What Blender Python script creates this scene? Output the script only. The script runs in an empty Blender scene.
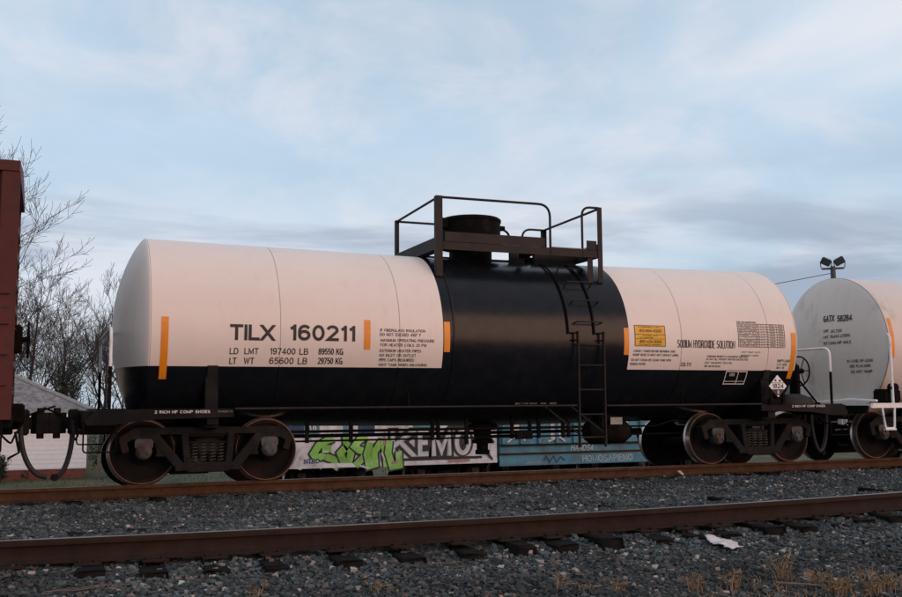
import bpy, bmesh, math, random
import numpy as np
from mathutils import Vector, Matrix
RND = random.Random(7); NR = np.random.default_rng(7)
rad = math.radians
SC = bpy.context.scene
COL = SC.collection

# ------------------------------------------------------------------ camera
CAM_POS = (-2.18, -15.594, 1.138)
yaw, pitch, roll = rad(22.298), rad(6.037), rad(-0.367)
fwd = Vector((math.sin(yaw)*math.cos(pitch), math.cos(yaw)*math.cos(pitch), math.sin(pitch)))
rgt = Vector((math.cos(yaw), -math.sin(yaw), 0)); upv = rgt.cross(fwd)
r2 = rgt*math.cos(roll)+upv*math.sin(roll); u2 = upv*math.cos(roll)-rgt*math.sin(roll)
cam = bpy.data.cameras.new('camera'); co = bpy.data.objects.new('camera', cam); COL.objects.link(co)
M3 = Matrix((r2, u2, -fwd)).transposed().to_4x4(); M3.translation = Vector(CAM_POS); co.matrix_world = M3
cam.sensor_width = 36; cam.lens = 36*982.93/902; cam.clip_start = .1; cam.clip_end = 2000
SC.camera = co
# ------------------------------------------------------------------ sky
SUN_EL, SUN_AZ = rad(9), rad(152)            # azimuth clockwise from +Y: low, behind the photographer
world = bpy.data.worlds.new('World'); SC.world = world; world.use_nodes = True
nt = world.node_tree; N = nt.nodes; L = nt.links
for n in list(N): N.remove(n)
out = N.new('ShaderNodeOutputWorld'); bg = N.new('ShaderNodeBackground'); bg.inputs[1].default_value = .1
L.new(bg.outputs[0], out.inputs[0])
sky = N.new('ShaderNodeTexSky'); sky.sky_type = 'NISHITA'; sky.sun_disc = False
sky.sun_elevation = SUN_EL; sky.sun_rotation = SUN_AZ; sky.air_density = 1.0; sky.dust_density = .6; sky.ozone_density = 1.6
tc = N.new('ShaderNodeTexCoord')
def wnoise(scale_vec, scale, detail, rough, dist=0.0, loc=(0, 0, 0)):
    mp = N.new('ShaderNodeMapping'); mp.inputs['Scale'].default_value = scale_vec; mp.inputs['Location'].default_value = loc
    L.new(tc.outputs['Generated'], mp.inputs['Vector'])
    n = N.new('ShaderNodeTexNoise'); n.inputs['Scale'].default_value = scale; n.inputs['Detail'].default_value = detail
    n.inputs['Roughness'].default_value = rough; n.inputs['Distortion'].default_value = dist
    L.new(mp.outputs[0], n.inputs['Vector']); return n.outputs[0]
def wramp(src, a, b, va=0., vb=1.):
    m = N.new('ShaderNodeMapRange'); m.interpolation_type = 'SMOOTHSTEP'
    for i, v in zip((1, 2, 3, 4), (a, b, va, vb)): m.inputs[i].default_value = v
    L.new(src, m.inputs[0]); return m.outputs[0]
def wmix(f, a, b):
    m = N.new('ShaderNodeMix'); m.data_type = 'RGBA'
    if isinstance(f, (int, float)): m.inputs[0].default_value = f
    else: L.new(f, m.inputs[0])
    for sock, v in ((m.inputs[6], a), (m.inputs[7], b)):
        if isinstance(v, tuple): sock.default_value = (*v, 1)
        else: L.new(v, sock)
    return m.outputs[2]
veil = wramp(wnoise((1, 1, 2.2), 1.7, 4, .5, .4, (5.7, 2.6, 1.0)), .30, .62, .70, .98)
puff = wramp(wnoise((1, 1, 2.3), 2.0, 5, .5, .35, (5.6, 1.9, 2.9)), .40, .72, 0, .80)
sepz = N.new('ShaderNodeSeparateXYZ'); L.new(tc.outputs['Generated'], sepz.inputs[0])
low = wramp(sepz.outputs[2], .13, .27, 1, 0)
bank0 = wramp(wnoise((.9, .9, 5.5), 1.9, 5, .55, .3, (4.1, 3.3, .95)), .51, .64, 0, .95)
bmul = N.new('ShaderNodeMath'); bmul.operation = 'MULTIPLY'; L.new(bank0, bmul.inputs[0]); L.new(low, bmul.inputs[1]); bank = bmul.outputs[0]
c1 = wmix(veil, sky.outputs[0], (5.4, 7.0, 8.6))
c2 = wmix(puff, c1, (9.3, 8.9, 9.1))
mott = wramp(wnoise((1, 1, 1.7), 5.5, 6, .6, .6, (8.2, 1.1, 4.4)), .42, .70, 0, .55)
c2 = wmix(mott, c2, (8.3, 8.0, 8.6))
mot2 = wramp(wnoise((1, 1, 2.2), 3.6, 6, .6, .5, (2.2, 7.1, 3.4)), .45, .72, 0, .50)
c2 = wmix(mot2, c2, (4.9, 6.1, 7.5))
c3 = wmix(bank, c2, (3.7, 4.4, 5.6))
L.new(c3, bg.inputs[0])
# ------------------------------------------------------------------ sun (soft glow of a veiled low sun)
sl = bpy.data.lights.new('sun', 'SUN'); sl.energy = 2.0; sl.angle = rad(44); sl.color = (1.0, .51, .32)
so = bpy.data.objects.new('sun', sl); COL.objects.link(so)
sdir = Vector((math.sin(SUN_AZ)*math.cos(SUN_EL), math.cos(SUN_AZ)*math.cos(SUN_EL), math.sin(SUN_EL)))
so.rotation_euler = sdir.to_track_quat('Z', 'Y').to_euler(); so.location = (0, -30, 20)
SC.view_settings.view_transform = 'Standard'; SC.view_settings.look = 'None'
SC.view_settings.exposure = 0.0; SC.view_settings.gamma = 1.0
SC.render.engine = 'CYCLES'

# ------------------------------------------------------------------ materials
def mat(name, base, rough=.6, metal=0., var=.25, vscale=6., bump=0., bscale=40., spec=.5, island=0., col2=None, c2scale=3., c2lo=.5, c2hi=.7):
    m = bpy.data.materials.new(name); m.use_nodes = True; t = m.node_tree; n = t.nodes; l = t.links
    b = n['Principled BSDF']; b.inputs['Roughness'].default_value = rough; b.inputs['Metallic'].default_value = metal
    b.inputs['Specular IOR Level'].default_value = spec
    tcn = n.new('ShaderNodeTexCoord')
    nz = n.new('ShaderNodeTexNoise'); nz.inputs['Scale'].default_value = vscale; nz.inputs['Detail'].default_value = 6; nz.inputs['Roughness'].default_value = .65
    l.new(tcn.outputs['Object'], nz.inputs['Vector'])
    mr = n.new('ShaderNodeMapRange'); mr.inputs[1].default_value = .3; mr.inputs[2].default_value = .7
    mr.inputs[3].default_value = 1-var; mr.inputs[4].default_value = 1+var; l.new(nz.outputs[0], mr.inputs[0])
    src = mr.outputs[0]
    if island:
        g = n.new('ShaderNodeNewGeometry'); ma = n.new('ShaderNodeMapRange'); ma.inputs[3].default_value = 1-island; ma.inputs[4].default_value = 1+island
        l.new(g.outputs['Random Per Island'], ma.inputs[0]); mm = n.new('ShaderNodeMath'); mm.operation = 'MULTIPLY'
        l.new(src, mm.inputs[0]); l.new(ma.outputs[0], mm.inputs[1]); src = mm.outputs[0]
    bc = n.new('ShaderNodeMix'); bc.data_type = 'RGBA'; bc.inputs[6].default_value = (*base, 1)
    if col2:
        n2 = n.new('ShaderNodeTexNoise'); n2.inputs['Scale'].default_value = c2scale; n2.inputs['Detail'].default_value = 7; l.new(tcn.outputs['Object'], n2.inputs['Vector'])
        r2_ = n.new('ShaderNodeMapRange'); r2_.inputs[1].default_value = c2lo; r2_.inputs[2].default_value = c2hi; l.new(n2.outputs[0], r2_.inputs[0])
        bc.inputs[7].default_value = (*col2, 1); l.new(r2_.outputs[0], bc.inputs[0])
    else: bc.inputs[0].default_value = 0
    vm = n.new('ShaderNodeVectorMath'); vm.operation = 'SCALE'; l.new(bc.outputs[2], vm.inputs[0]); l.new(src, vm.inputs[3])
    l.new(vm.outputs[0], b.inputs['Base Color'])
    if bump:
        nb = n.new('ShaderNodeTexNoise'); nb.inputs['Scale'].default_value = bscale; nb.inputs['Detail'].default_value = 5; l.new(tcn.outputs['Object'], nb.inputs['Vector'])
        bp = n.new('ShaderNodeBump'); bp.inputs['Strength'].default_value = bump; bp.inputs['Distance'].default_value = .02
        l.new(nb.outputs[0], bp.inputs['Height']); l.new(bp.outputs[0], b.inputs['Normal'])
    return m
M = {}
M['black'] = mat('black_paint', (.0045, .0045, .005), .55, var=.3, vscale=3, spec=.10, col2=(.013, .011, .010), c2lo=.5, c2hi=.75)
M['blackmat'] = mat('black_steel', (.0045, .004, .004), .8, var=.4, vscale=9, spec=.08, col2=(.012, .009, .007), c2scale=5)
M['text'] = mat('black_stencil', (.012, .012, .013), .6, var=.15, vscale=20)
M['wtext'] = mat('white_stencil', (.62, .58, .55), .7, var=.25, vscale=25)
M['orange'] = mat('reflective_tape', (.70, .225, .006), .45, var=.10, vscale=9)
M['yellow'] = mat('yellow_decal', (.66, .35, .006), .5, var=.10, vscale=9)
M['white'] = mat('white_paint', (.74, .73, .71), .5, var=.08, vscale=4)
M['platform'] = mat('platform_steel', (.017, .0145, .014), .6, var=.3, vscale=5, spec=.2, col2=(.030, .021, .017), c2lo=.45, c2hi=.7)
M['frame'] = mat('cast_steel', (.0125, .0115, .011), .8, var=.35, vscale=7, spec=.10, bump=.3, col2=(.022, .016, .012), c2scale=4)
M['bearing'] = mat('bearing_steel', (.055, .058, .058), .6, var=.4, vscale=14, spec=.3, col2=(.03, .018, .012))
M['wheel'] = mat('wheel_steel', (.0075, .006, .0055), .8, var=.4, vscale=8, spec=.10, col2=(.019, .010, .007))
M['tread'] = mat('tread_steel', (.52, .42, .37), .30, metal=.9, var=.25, vscale=10)
M['rimedge'] = mat('rim_rust', (.15, .065, .035), .6, var=.4, vscale=12)
M['rail'] = mat('rail_rust', (.062, .030, .0145), .85, spec=.15, var=.3, vscale=5, bump=.25, bscale=60, col2=(.040, .022, .014), c2scale=9)
M['rail2'] = mat('old_rail_rust', (.024, .0135, .0095), .85, spec=.15, var=.3, vscale=5, bump=.25, bscale=60, col2=(.022, .015, .012), c2scale=9)
M['railtop'] = mat('rail_head_steel', (.24, .21, .19), .45, metal=.8, var=.3, vscale=9)
M['tie'] = mat('creosoted_timber', (.009, .0075, .007), .95, spec=.1, var=.5, vscale=12, bump=.6, bscale=30)
M['rubber'] = mat('hose_rubber', (.012, .012, .012), .65)
M['red'] = mat('oxide_red_paint', (.072, .0125, .0105), .62, var=.2, vscale=3, spec=.3, col2=(.034, .010, .009), c2scale=6, c2lo=.52, c2hi=.75)
M['redroof'] = mat('boxcar_roof', (.035, .022, .02), .8)
M['spring'] = mat('spring_steel', (.022, .016, .012), .65, var=.4, vscale=20)
M['signgrey'] = mat('grey_plate', (.24, .22, .21), .6)
M['whitecar'] = mat('dull_white_paint', (.74, .71, .71), .65, var=.2, vscale=3, col2=(.34, .27, .26), c2scale=2.5, c2lo=.5, c2hi=.72)
M['bluecar'] = mat('dull_blue_paint', (.085, .25, .33), .65, var=.3, vscale=3, col2=(.11, .20, .24), c2scale=2.2, c2lo=.45, c2hi=.65)
M['darkcar'] = mat('dark_freight_paint', (.02, .018, .018), .7, var=.3)
M['green'] = mat('green_spray', (.26, .56, .10), .55, var=.35, vscale=2.2, col2=(.42, .60, .30), c2scale=2.6, c2lo=.5, c2hi=.7)
M['gblack'] = mat('black_spray', (.016, .018, .026), .55, var=.3)
M['ggrey'] = mat('grey_spray', (.50, .52, .52), .6, var=.35, vscale=3)
M['gwhite'] = mat('white_spray', (.66, .66, .66), .6, var=.15)
M['gblue'] = mat('navy_spray', (.02, .05, .12), .6, var=.3)
M['gpink'] = mat('pink_spray', (.45, .22, .20), .6, var=.3)
M['bark'] = mat('winter_bark', (.040, .034, .032), .9, var=.4, vscale=4)
M['needle'] = mat('evergreen_leaf', (.022, .030, .020), .8, island=.6)
M['siding'] = mat('white_siding', (.86, .86, .86), .7, var=.06)
M['brick'] = mat('red_brick_base', (.17, .055, .038), .85, var=.3, vscale=9)
M['grass'] = mat('winter_grass', (.085, .078, .036), .9, island=.5, var=.35, vscale=.5, col2=(.13, .10, .05), c2scale=.7)
M['straw'] = mat('dry_straw', (.19, .125, .062), .85, island=.5)
M['twig'] = mat('dry_twig', (.13, .105, .085), .9, island=.3)
M['pipewhite'] = mat('white_rail_paint', (.70, .69, .68), .5, var=.12, vscale=8, col2=(.40, .36, .32), c2scale=5, c2lo=.6, c2hi=.75)
M['glass'] = mat('lamp_glass', (.05, .06, .06), .15)
M['lamp'] = mat('floodlight_housing', (.045, .05, .045), .6)
M['rag'] = mat('white_rag', (.52, .48, .46), .85, var=.3, vscale=12)
M['conc'] = mat('pale_concrete', (.36, .34, .32), .9)

def paint_tank(name, lo, hi, zw, dirty=0.):
    """white jacket paint with black middle band / black belly; painted areas given in tank coordinates"""
    m = bpy.data.materials.new(name); m.use_nodes = True; t = m.node_tree; n = t.nodes; l = t.links; b = n['Principled BSDF']
    tcn = n.new('ShaderNodeTexCoord'); sp = n.new('ShaderNodeSeparateXYZ'); l.new(tcn.outputs['Object'], sp.inputs[0])
    def math_(op, a, bb):
        k = n.new('ShaderNodeMath'); k.operation = op
        for i, v in enumerate((a, bb)):
            if isinstance(v, (int, float)): k.inputs[i].default_value = v
            else: l.new(v, k.inputs[i])
        return k.outputs[0]
    a = math_('LESS_THAN', sp.outputs[0], lo); c = math_('GREATER_THAN', sp.outputs[0], hi)
    z = math_('GREATER_THAN', sp.outputs[2], zw)
    mask = math_('MULTIPLY', math_('MAXIMUM', a, c), z)
    def nz(scale, sv=(1, 1, 1), det=6):
        mp = n.new('ShaderNodeMapping'); mp.inputs['Scale'].default_value = sv; l.new(tcn.outputs['Object'], mp.inputs[0])
        k = n.new('ShaderNodeTexNoise'); k.inputs['Scale'].default_value = scale; k.inputs['Detail'].default_value = det; k.inputs['Roughness'].default_value = .6
        l.new(mp.outputs[0], k.inputs['Vector']); return k.outputs[0]
    def rng(s, a, b_, c_, d):
        k = n.new('ShaderNodeMapRange')
        for i, v in zip((1, 2, 3, 4), (a, b_, c_, d)): k.inputs[i].default_value = v
        l.new(s, k.inputs[0]); return k.outputs[0]
    def mx(f, A, B):
        k = n.new('ShaderNodeMix'); k.data_type = 'RGBA'; l.new(f, k.inputs[0])
        for s_, v in ((k.inputs[6], A), (k.inputs[7], B)):
            if isinstance(v, tuple): s_.default_value = (*v, 1)
            else: l.new(v, s_)
        return k.outputs[2]
    soft = rng(nz(1.3, (.7, 1, 1)), .3, .7, 0, 1)
    white = mx(soft, (.68, .60, .54), (.72, .64, .58))
    streak = rng(nz(2.2, (3.2, 3.2, .28)), .54, .85, 0, .20+.5*dirty)
    white = mx(streak, white, (.40, .33, .285))
    if dirty:
        white = mx(rng(nz(.6), .2, .8, .25, .55), white, (.47, .42, .38))
        rust = rng(nz(1.1, (1, 1, .7)), .58, .72, 0, .65); white = mx(rust, white, (.27, .19, .145))
    blk = mx(rng(nz(4), .45, .75, 0, 1), (.0062, .0078, .0108), (.0118, .0130, .0155))
    l.new(mx(mask, blk, white), b.inputs['Base Color'])
    b.inputs['Roughness'].default_value = .42
    ro = n.new('ShaderNodeMath'); ro.operation = 'MULTIPLY_ADD'; l.new(mask, ro.inputs[0]); ro.inputs[1].default_value = .16; l.new(rng(nz(5), .3, .7, .20, .30), ro.inputs[2]); l.new(ro.outputs[0], b.inputs['Roughness']); l.new(rng(mask, 0, 1, .17, .30), b.inputs['Specular IOR Level'])
    bp = n.new('ShaderNodeBump'); bp.inputs['Strength'].default_value = .12; bp.inputs['Distance'].default_value = .02
    l.new(nz(2.2, (1, 1, 1), 2), bp.inputs['Height']); l.new(bp.outputs[0], b.inputs['Normal'])
    return m

# ------------------------------------------------------------------ mesh helpers
class MB:
    def __init__(s): s.v = []; s.f = []; s.mi = []
    def add(s, vs, fs, mi=0):
        o = len(s.v); s.v += [tuple(p) for p in vs]; s.f += [tuple(o+i for i in f) for f in fs]; s.mi += [mi]*len(fs)
    def box(s, x0, x1, y0, y1, z0, z1, mi=0, bev=0.):
        if bev <= 0:
            vs = [(x, y, z) for x in (x0, x1) for y in (y0, y1) for z in (z0, z1)]
            s.add(vs, [(0, 1, 3, 2), (4, 6, 7, 5), (0, 4, 5, 1), (2, 3, 7, 6), (0, 2, 6, 4), (1, 5, 7, 3)], mi)
        else:
            bm = bmesh.new(); bmesh.ops.create_cube(bm, size=1)
            for v in bm.verts: v.co = ((x0+x1)/2+v.co.x*(x1-x0), (y0+y1)/2+v.co.y*(y1-y0), (z0+z1)/2+v.co.z*(z1-z0))
            bmesh.ops.bevel(bm, geom=bm.edges[:], offset=bev, segments=2, affect='EDGES')
            bm.verts.index_update(); s.add([v.co[:] for v in bm.verts], [[v.index for v in f.verts] for f in bm.faces], mi); bm.free()
    def tube(s, pts, r, n=8, closed=False, cap=True, mi=0):
        P = [Vector(p) for p in pts]; k = len(P); rs = r if isinstance(r, (list, tuple)) else [r]*k
        rings = []; prev = None
        for i in range(k):
            if closed: t = P[(i+1) % k]-P[i-1]
            else: t = P[min(i+1, k-1)]-P[max(i-1, 0)]
            t.normalize()
            if prev is None:
                a = Vector((0, 0, 1)) if abs(t.z) < .9 else Vector((1, 0, 0)); u = t.cross(a).normalized()
            else: u = (prev-t*prev.dot(t)).normalized()
            prev = u; w = t.cross(u)
            rings.append([P[i]+rs[i]*(u*math.cos(2*math.pi*j/n)+w*math.sin(2*math.pi*j/n)) for j in range(n)])
        vs = [p for q in rings for p in q]; fs = []
        for i in range(k if closed else k-1):
            a = i*n; b = ((i+1) % k)*n
            for j in range(n): fs.append((a+j, a+(j+1) % n, b+(j+1) % n, b+j))
        if cap and not closed: fs += [tuple(range(n-1, -1, -1)), tuple(range((k-1)*n, k*n))]
        s.add(vs, fs, mi)
    def lathe(s, prof, axis='z', c=(0, 0, 0), n=32, mi=0, mis=None, a0=0., a1=2*math.pi):
        """prof: list of (radius, height along axis)"""
        full = abs(a1-a0-2*math.pi) < 1e-6; cols = n if full else n+1
        vs = []
        for (r, h) in prof:
            for j in range(cols):
                a = a0+(a1-a0)*j/n; p, q = r*math.cos(a), r*math.sin(a)
                vs.append({'z': (c[0]+p, c[1]+q, c[2]+h), 'y': (c[0]+p, c[1]+h, c[2]+q), 'x': (c[0]+h, c[1]+p, c[2]+q)}[axis])
        o = len(s.v); s.v += vs
        for i in range(len(prof)-1):
            for j in range(n):
                k = (j+1) % cols
                s.f.append((o+i*cols+j, o+i*cols+k, o+(i+1)*cols+k, o+(i+1)*cols+j)); s.mi.append(mis[i] if mis else mi)
    def prism(s, poly, y0, y1, mi=0, plane='xz'):
        n = len(poly)
        mk = {'xz': lambda a, b, d: (a, d, b), 'yz': lambda a, b, d: (d, a, b), 'xy': lambda a, b, d: (a, b, d)}[plane]
        vs = [mk(a, b, y0) for a, b in poly]+[mk(a, b, y1) for a, b in poly]
        s.add(vs, [tuple(range(n-1, -1, -1)), tuple(range(n, 2*n))]+[(i, (i+1) % n, n+(i+1) % n, n+i) for i in range(n)], mi)
    def bar(s, p, q, w, y0, y1, mi=0):
        """flat bar in the xz plane between two points, width w, from y0 to y1"""
        a, b = Vector(p), Vector(q); d = (b-a).normalized(); nrm = Vector((-d.y, d.x))*w/2
        s.prism([tuple(a-nrm), tuple(b-nrm), tuple(b+nrm), tuple(a+nrm)], y0, y1, mi)
    def mesh(s, name, mats, smooth=False, off=(0, 0, 0), angle=35):
        me = bpy.data.meshes.new(name)
        ox, oy, oz = off
        me.from_pydata([(x-ox, y-oy, z-oz) for x, y, z in s.v], [], s.f)
        ms = mats if isinstance(mats, (list, tuple)) else [mats]
        for m in ms: me.materials.append(M[m] if isinstance(m, str) else m)
        if len(ms) > 1: me.polygons.foreach_set('material_index', s.mi)
        bm = bmesh.new(); bm.from_mesh(me); bmesh.ops.recalc_face_normals(bm, faces=bm.faces)
        if smooth:
            for f in bm.faces: f.smooth = True
            for e in bm.edges:
                if len(e.link_faces) == 2 and e.calc_face_angle() > rad(angle): e.smooth = False
        bm.to_mesh(me); bm.free(); me.update(); return me
    def build(s, name, mats, parent=None, smooth=False, off=(0, 0, 0), loc=None):
        o = bpy.data.objects.new(name, s.mesh(name, mats, smooth, off)); COL.objects.link(o)
        if parent: o.parent = parent
        if loc: o.location = loc
        return o
def tag(o, label=None, cat=None, group=None, kind=None):
    for k, v in (('label', label), ('category', cat), ('group', group), ('kind', kind)):
        if v: o[k] = v
    return o
def empty(name, loc, rz=0):
    o = bpy.data.objects.new(name, None); COL.objects.link(o); o.location = loc; o.rotation_euler = (0, 0, rz); o.empty_display_size = .2; return o
def put(me, name, parent=None, loc=(0, 0, 0), rot=(0, 0, 0), sc=(1, 1, 1)):
    o = bpy.data.objects.new(name, me); COL.objects.link(o); o.parent = parent; o.location = loc; o.rotation_euler = rot; o.scale = sc; return o
def copy_tree(o, parent=None):
    c = o.copy(); COL.objects.link(c); c.parent = parent
    for ch in list(o.children): copy_tree(ch, c)
    return c
def arc(cx, cy, r, a0, a1, n): return [(cx+r*math.cos(rad(a0+(a1-a0)*i/n)), cy+r*math.sin(rad(a0+(a1-a0)*i/n))) for i in range(n+1)]
def fillet(pts, r, n=5):
    """round the inner corners of a 3-d polyline"""
    P = [Vector(p) for p in pts]; o = [P[0]]
    for i in range(1, len(P)-1):
        a = (P[i-1]-P[i]); b = (P[i+1]-P[i]); k = min(r, a.length*.49, b.length*.49); A = P[i]+a.normalized()*k; B = P[i]+b.normalized()*k
        for j in range(n+1):
            t = j/n; o.append(A*(1-t)**2+P[i]*2*t*(1-t)+B*t*t)
    return o+[P[-1]]

# ------------------------------------------------------------------ lettering
def _ea(cx, cy, rx, ry, a0, a1, n=10): return [(cx+rx*math.cos(rad(a0+(a1-a0)*i/n)), cy+ry*math.sin(rad(a0+(a1-a0)*i/n))) for i in range(n+1)]
_O = lambda w, n=20: [_ea(w/2, .5, w/2, .5, 90, 450, n)]
GL = {  # block letter centre lines in a box of height 1: (width, polylines)
 ' ': (.30, []), 'A': (.72, [[(0, 0), (.36, 1), (.72, 0)], [(.13, .33), (.59, .33)]]),
 'B': (.60, [[(.36, .53)]+_ea(.36, .265, .24, .265, 90, -90)+[(0, 0), (0, 1)]+_ea(.34, .765, .22, .235, 90, -90)+[(0, .53)]]),
 'C': (.68, [_ea(.36, .5, .36, .5, 48, 312, 16)]), 'D': (.66, [[(0, 0), (0, 1), (.30, 1)]+_ea(.30, .5, .36, .5, 90, -90, 12)+[(0, 0)]]),
 'E': (.56, [[(.56, 1), (0, 1), (0, 0), (.56, 0)], [(0, .52), (.50, .52)]]), 'F': (.54, [[(.54, 1), (0, 1), (0, 0)], [(0, .52), (.46, .52)]]),
 'G': (.72, [_ea(.36, .5, .36, .5, 48, 330, 16)+[(.70, .45), (.40, .45)], [(.70, .45), (.70, 0)]]), 'H': (.64, [[(0, 0), (0, 1)], [(.64, 0), (.64, 1)], [(0, .52), (.64, .52)]]),
 'I': (0., [[(0, 0), (0, 1)]]), 'J': (.46, [_ea(.23, .24, .23, .24, 200, 360, 8)+[(.46, 1)]]), 'K': (.64, [[(0, 0), (0, 1)], [(.62, 1), (.02, .38)], [(.24, .58), (.64, 0)]]),
 'L': (.52, [[(0, 1), (0, 0), (.52, 0)]]), 'M': (.78, [[(0, 0), (0, 1), (.39, .12), (.78, 1), (.78, 0)]]), 'N': (.66, [[(0, 0), (0, 1), (.66, 0), (.66, 1)]]),
 'O': (.76, _O(.76)), 'P': (.58, [[(0, 0), (0, 1), (.33, 1)]+_ea(.33, .735, .25, .265, 90, -90)+[(0, .47)]]), 'Q': (.76, _O(.76)+[[(.48, .25), (.78, -.04)]]),
 'R': (.62, [[(0, 0), (0, 1), (.34, 1)]+_ea(.34, .745, .25, .255, 90, -90)+[(0, .49)], [(.36, .49), (.62, 0)]]),
 'S': (.62, [_ea(.31, .755, .28, .245, 30, 250, 10)+_ea(.31, .255, .31, .255, 70, -150, 12)]), 'T': (.64, [[(0, 1), (.64, 1)], [(.32, 1), (.32, 0)]]),
 'U': (.64, [[(0, 1), (0, .3)]+_ea(.32, .3, .32, .3, 180, 360, 10)+[(.64, 1)]]), 'V': (.70, [[(0, 1), (.35, 0), (.70, 1)]]), 'W': (.98, [[(0, 1), (.24, 0), (.49, .95), (.74, 0), (.98, 1)]]),
 'X': (.68, [[(0, 0), (.68, 1)], [(0, 1), (.68, 0)]]), 'Y': (.68, [[(0, 1), (.34, .44), (.68, 1)], [(.34, .44), (.34, 0)]]), 'Z': (.60, [[(0, 1), (.60, 1), (0, 0), (.60, 0)]]),
 '0': (.54, _O(.54)), '1': (.22, [[(0, .80), (.10, .84), (.22, 1), (.22, 0)]]), '2': (.54, [_ea(.27, .73, .27, .27, 165, -25, 12)+[(.02, 0), (.56, 0)]]),
 '3': (.54, [_ea(.26, .755, .24, .245, 150, -80, 10)+_ea(.27, .265, .27, .265, 85, -155, 12)]), '4': (.58, [[(.44, 0), (.44, 1), (0, .28), (.58, .28)]]),
 '5': (.54, [[(.50, 1), (.09, 1), (.03, .52)]+_ea(.27, .32, .27, .32, 125, -150, 14)]), '6': (.54, [_ea(.29, .60, .29, .40, 40, 180, 10)+_ea(.27, .30, .27, .30, 180, 540, 18)]),
 '7': (.52, [[(0, 1), (.52, 1), (.18, 0)]]), '8': (.54, [_ea(.27, .76, .235, .24, 270, 630, 16), _ea(.27, .265, .27, .265, 90, 450, 16)]), '9': (.54, [_ea(.25, .40, .29, .40, 220, 360, 10)+_ea(.27, .70, .27, .30, 0, 360, 18)]),
 '-': (.30, [[(0, .42), (.30, .42)]]), '.': (.04, [[(0, 0), (0, .09)]]), ',': (.06, [[(.05, .08), (0, -.12)]]), ':': (.04, [[(0, .0), (0, .09)], [(0, .6), (0, .69)]]), '\u00b0': (.22, [_ea(.11, .88, .11, .11, 90, 450, 10)]) }
def ribbon(pts, w):
    """flat strip of width w along a 2-d polyline with mitred corners"""
    P = [Vector(p) for p in pts]; Q = [P[0]]
    for p in P[1:]:
        if (p-Q[-1]).length > 1e-5: Q.append(p)
    P = Q; n = len(P); closed = n > 3 and (P[0]-P[-1]).length < 1e-3
    if closed: P = P[:-1]; n -= 1
    out_ = []
    for i in range(n):
        a = P[i]-P[i-1] if (i > 0 or closed) else None; b = P[(i+1) % n]-P[i] if (i < n-1 or closed) else None
        if a is None: a = b
        if b is None: b = a
        a = a.normalized(); b = b.normalized(); na = Vector((-a.y, a.x)); nb = Vector((-b.y, b.x)); m = (na+nb)
        if m.length < .2: m = na
        m.normalize(); k = min(1/max(m.dot(na), .34), 2.6)*w/2; out_ += [P[i]-m*k, P[i]+m*k]
    fs = [(2*i, 2*((i+1) % n), 2*((i+1) % n)+1, 2*i+1) for i in range(n if closed else n-1)]
    return out_, fs
def layout(s, sp=.27):
    x = 0; g_ = []
    for ch in s.upper():
        w, pl = GL.get(ch, GL['-']); g_.append((x, w, pl)); x += w+sp
    return g_, x-sp
def text_into(mb, s, x0, x1, z0, z1, mapf, bold=.0, shear=0., cut=.05, mi=0, nudge=(0, -1, 0), only=None):
    """painted block letters fitted into the box x0..x1, z0..z1 of a surface; mapf(x, z) gives the point on that surface"""
    H = z1-z0; t = H*(.135+bold*1.6); g_, W = layout(s); kx = (x1-x0-t)/max(W, .01); kz = H-t; lay = 0
    for gi, (gx_, w, pl) in enumerate(g_):
        if only is not None and gi != only: continue
        for p in pl:
            pp = [Vector((x0+t/2+(gx_+a)*kx+shear*b*kz, z0+t/2+b*kz)) for a, b in p]; lay += 1
            pp = [pp[0]]+[w_ for v_, w_ in zip(pp, pp[1:]) if (w_-v_).length > 1e-6]
            if (pp[0]-pp[-1]).length > 1e-4:
                for e0, e1 in ((0, 1), (-1, -2)):
                    d_ = (pp[e0]-pp[e1]).normalized(); pp[e0] = pp[e0]+d_*(t/2/max(abs(d_.x), abs(d_.y)))*(1.0 if min(abs(d_.x), abs(d_.y)) < .05 else (1.6 if p[e0][1] in (0, 1) else .2))
            vs, fs = ribbon(pp, t)
            bm = bmesh.new(); bv = [bm.verts.new((a.x, a.y, 0)) for a in vs]
            for q_ in fs:
                try: bm.faces.new([bv[i] for i in q_])
                except ValueError: pass
            for zz_, sg in ((z0, -1), (z1, 1)): bmesh.ops.bisect_plane(bm, geom=bm.verts[:]+bm.edges[:]+bm.faces[:], plane_co=(0, zz_+sg*1e-5, 0), plane_no=(0, sg, 0), clear_outer=s not in ('-', '.', ','))
            if cut and H > cut:
                zz = z0+cut
                while zz < z1-1e-4:
                    bmesh.ops.bisect_plane(bm, geom=bm.verts[:]+bm.edges[:]+bm.faces[:], plane_co=(0, zz, 0), plane_no=(0, 1, 0)); zz += cut
            bm.verts.index_update(); k = .0005*(lay % 4)
            mb.add([tuple(Vector(mapf(w_.co.x, w_.co.y))+Vector(nudge)*k) for w_ in bm.verts], [[w_.index for w_ in q_.verts] for q_ in bm.faces], mi); bm.free()
flat = lambda y: (lambda x, z: (x, y, z))
def rect_into(mb, x0, x1, z0, z1, mapf, cut=.05, mi=0):
    n = max(1, int(math.ceil((z1-z0)/cut))); vs = []
    for i in range(n+1):
        z = z0+(z1-z0)*i/n; vs += [mapf(x0, z), mapf(x1, z)]
    mb.add(vs, [(2*i, 2*i+1, 2*i+3, 2*i+2) for i in range(n)], mi)

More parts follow.
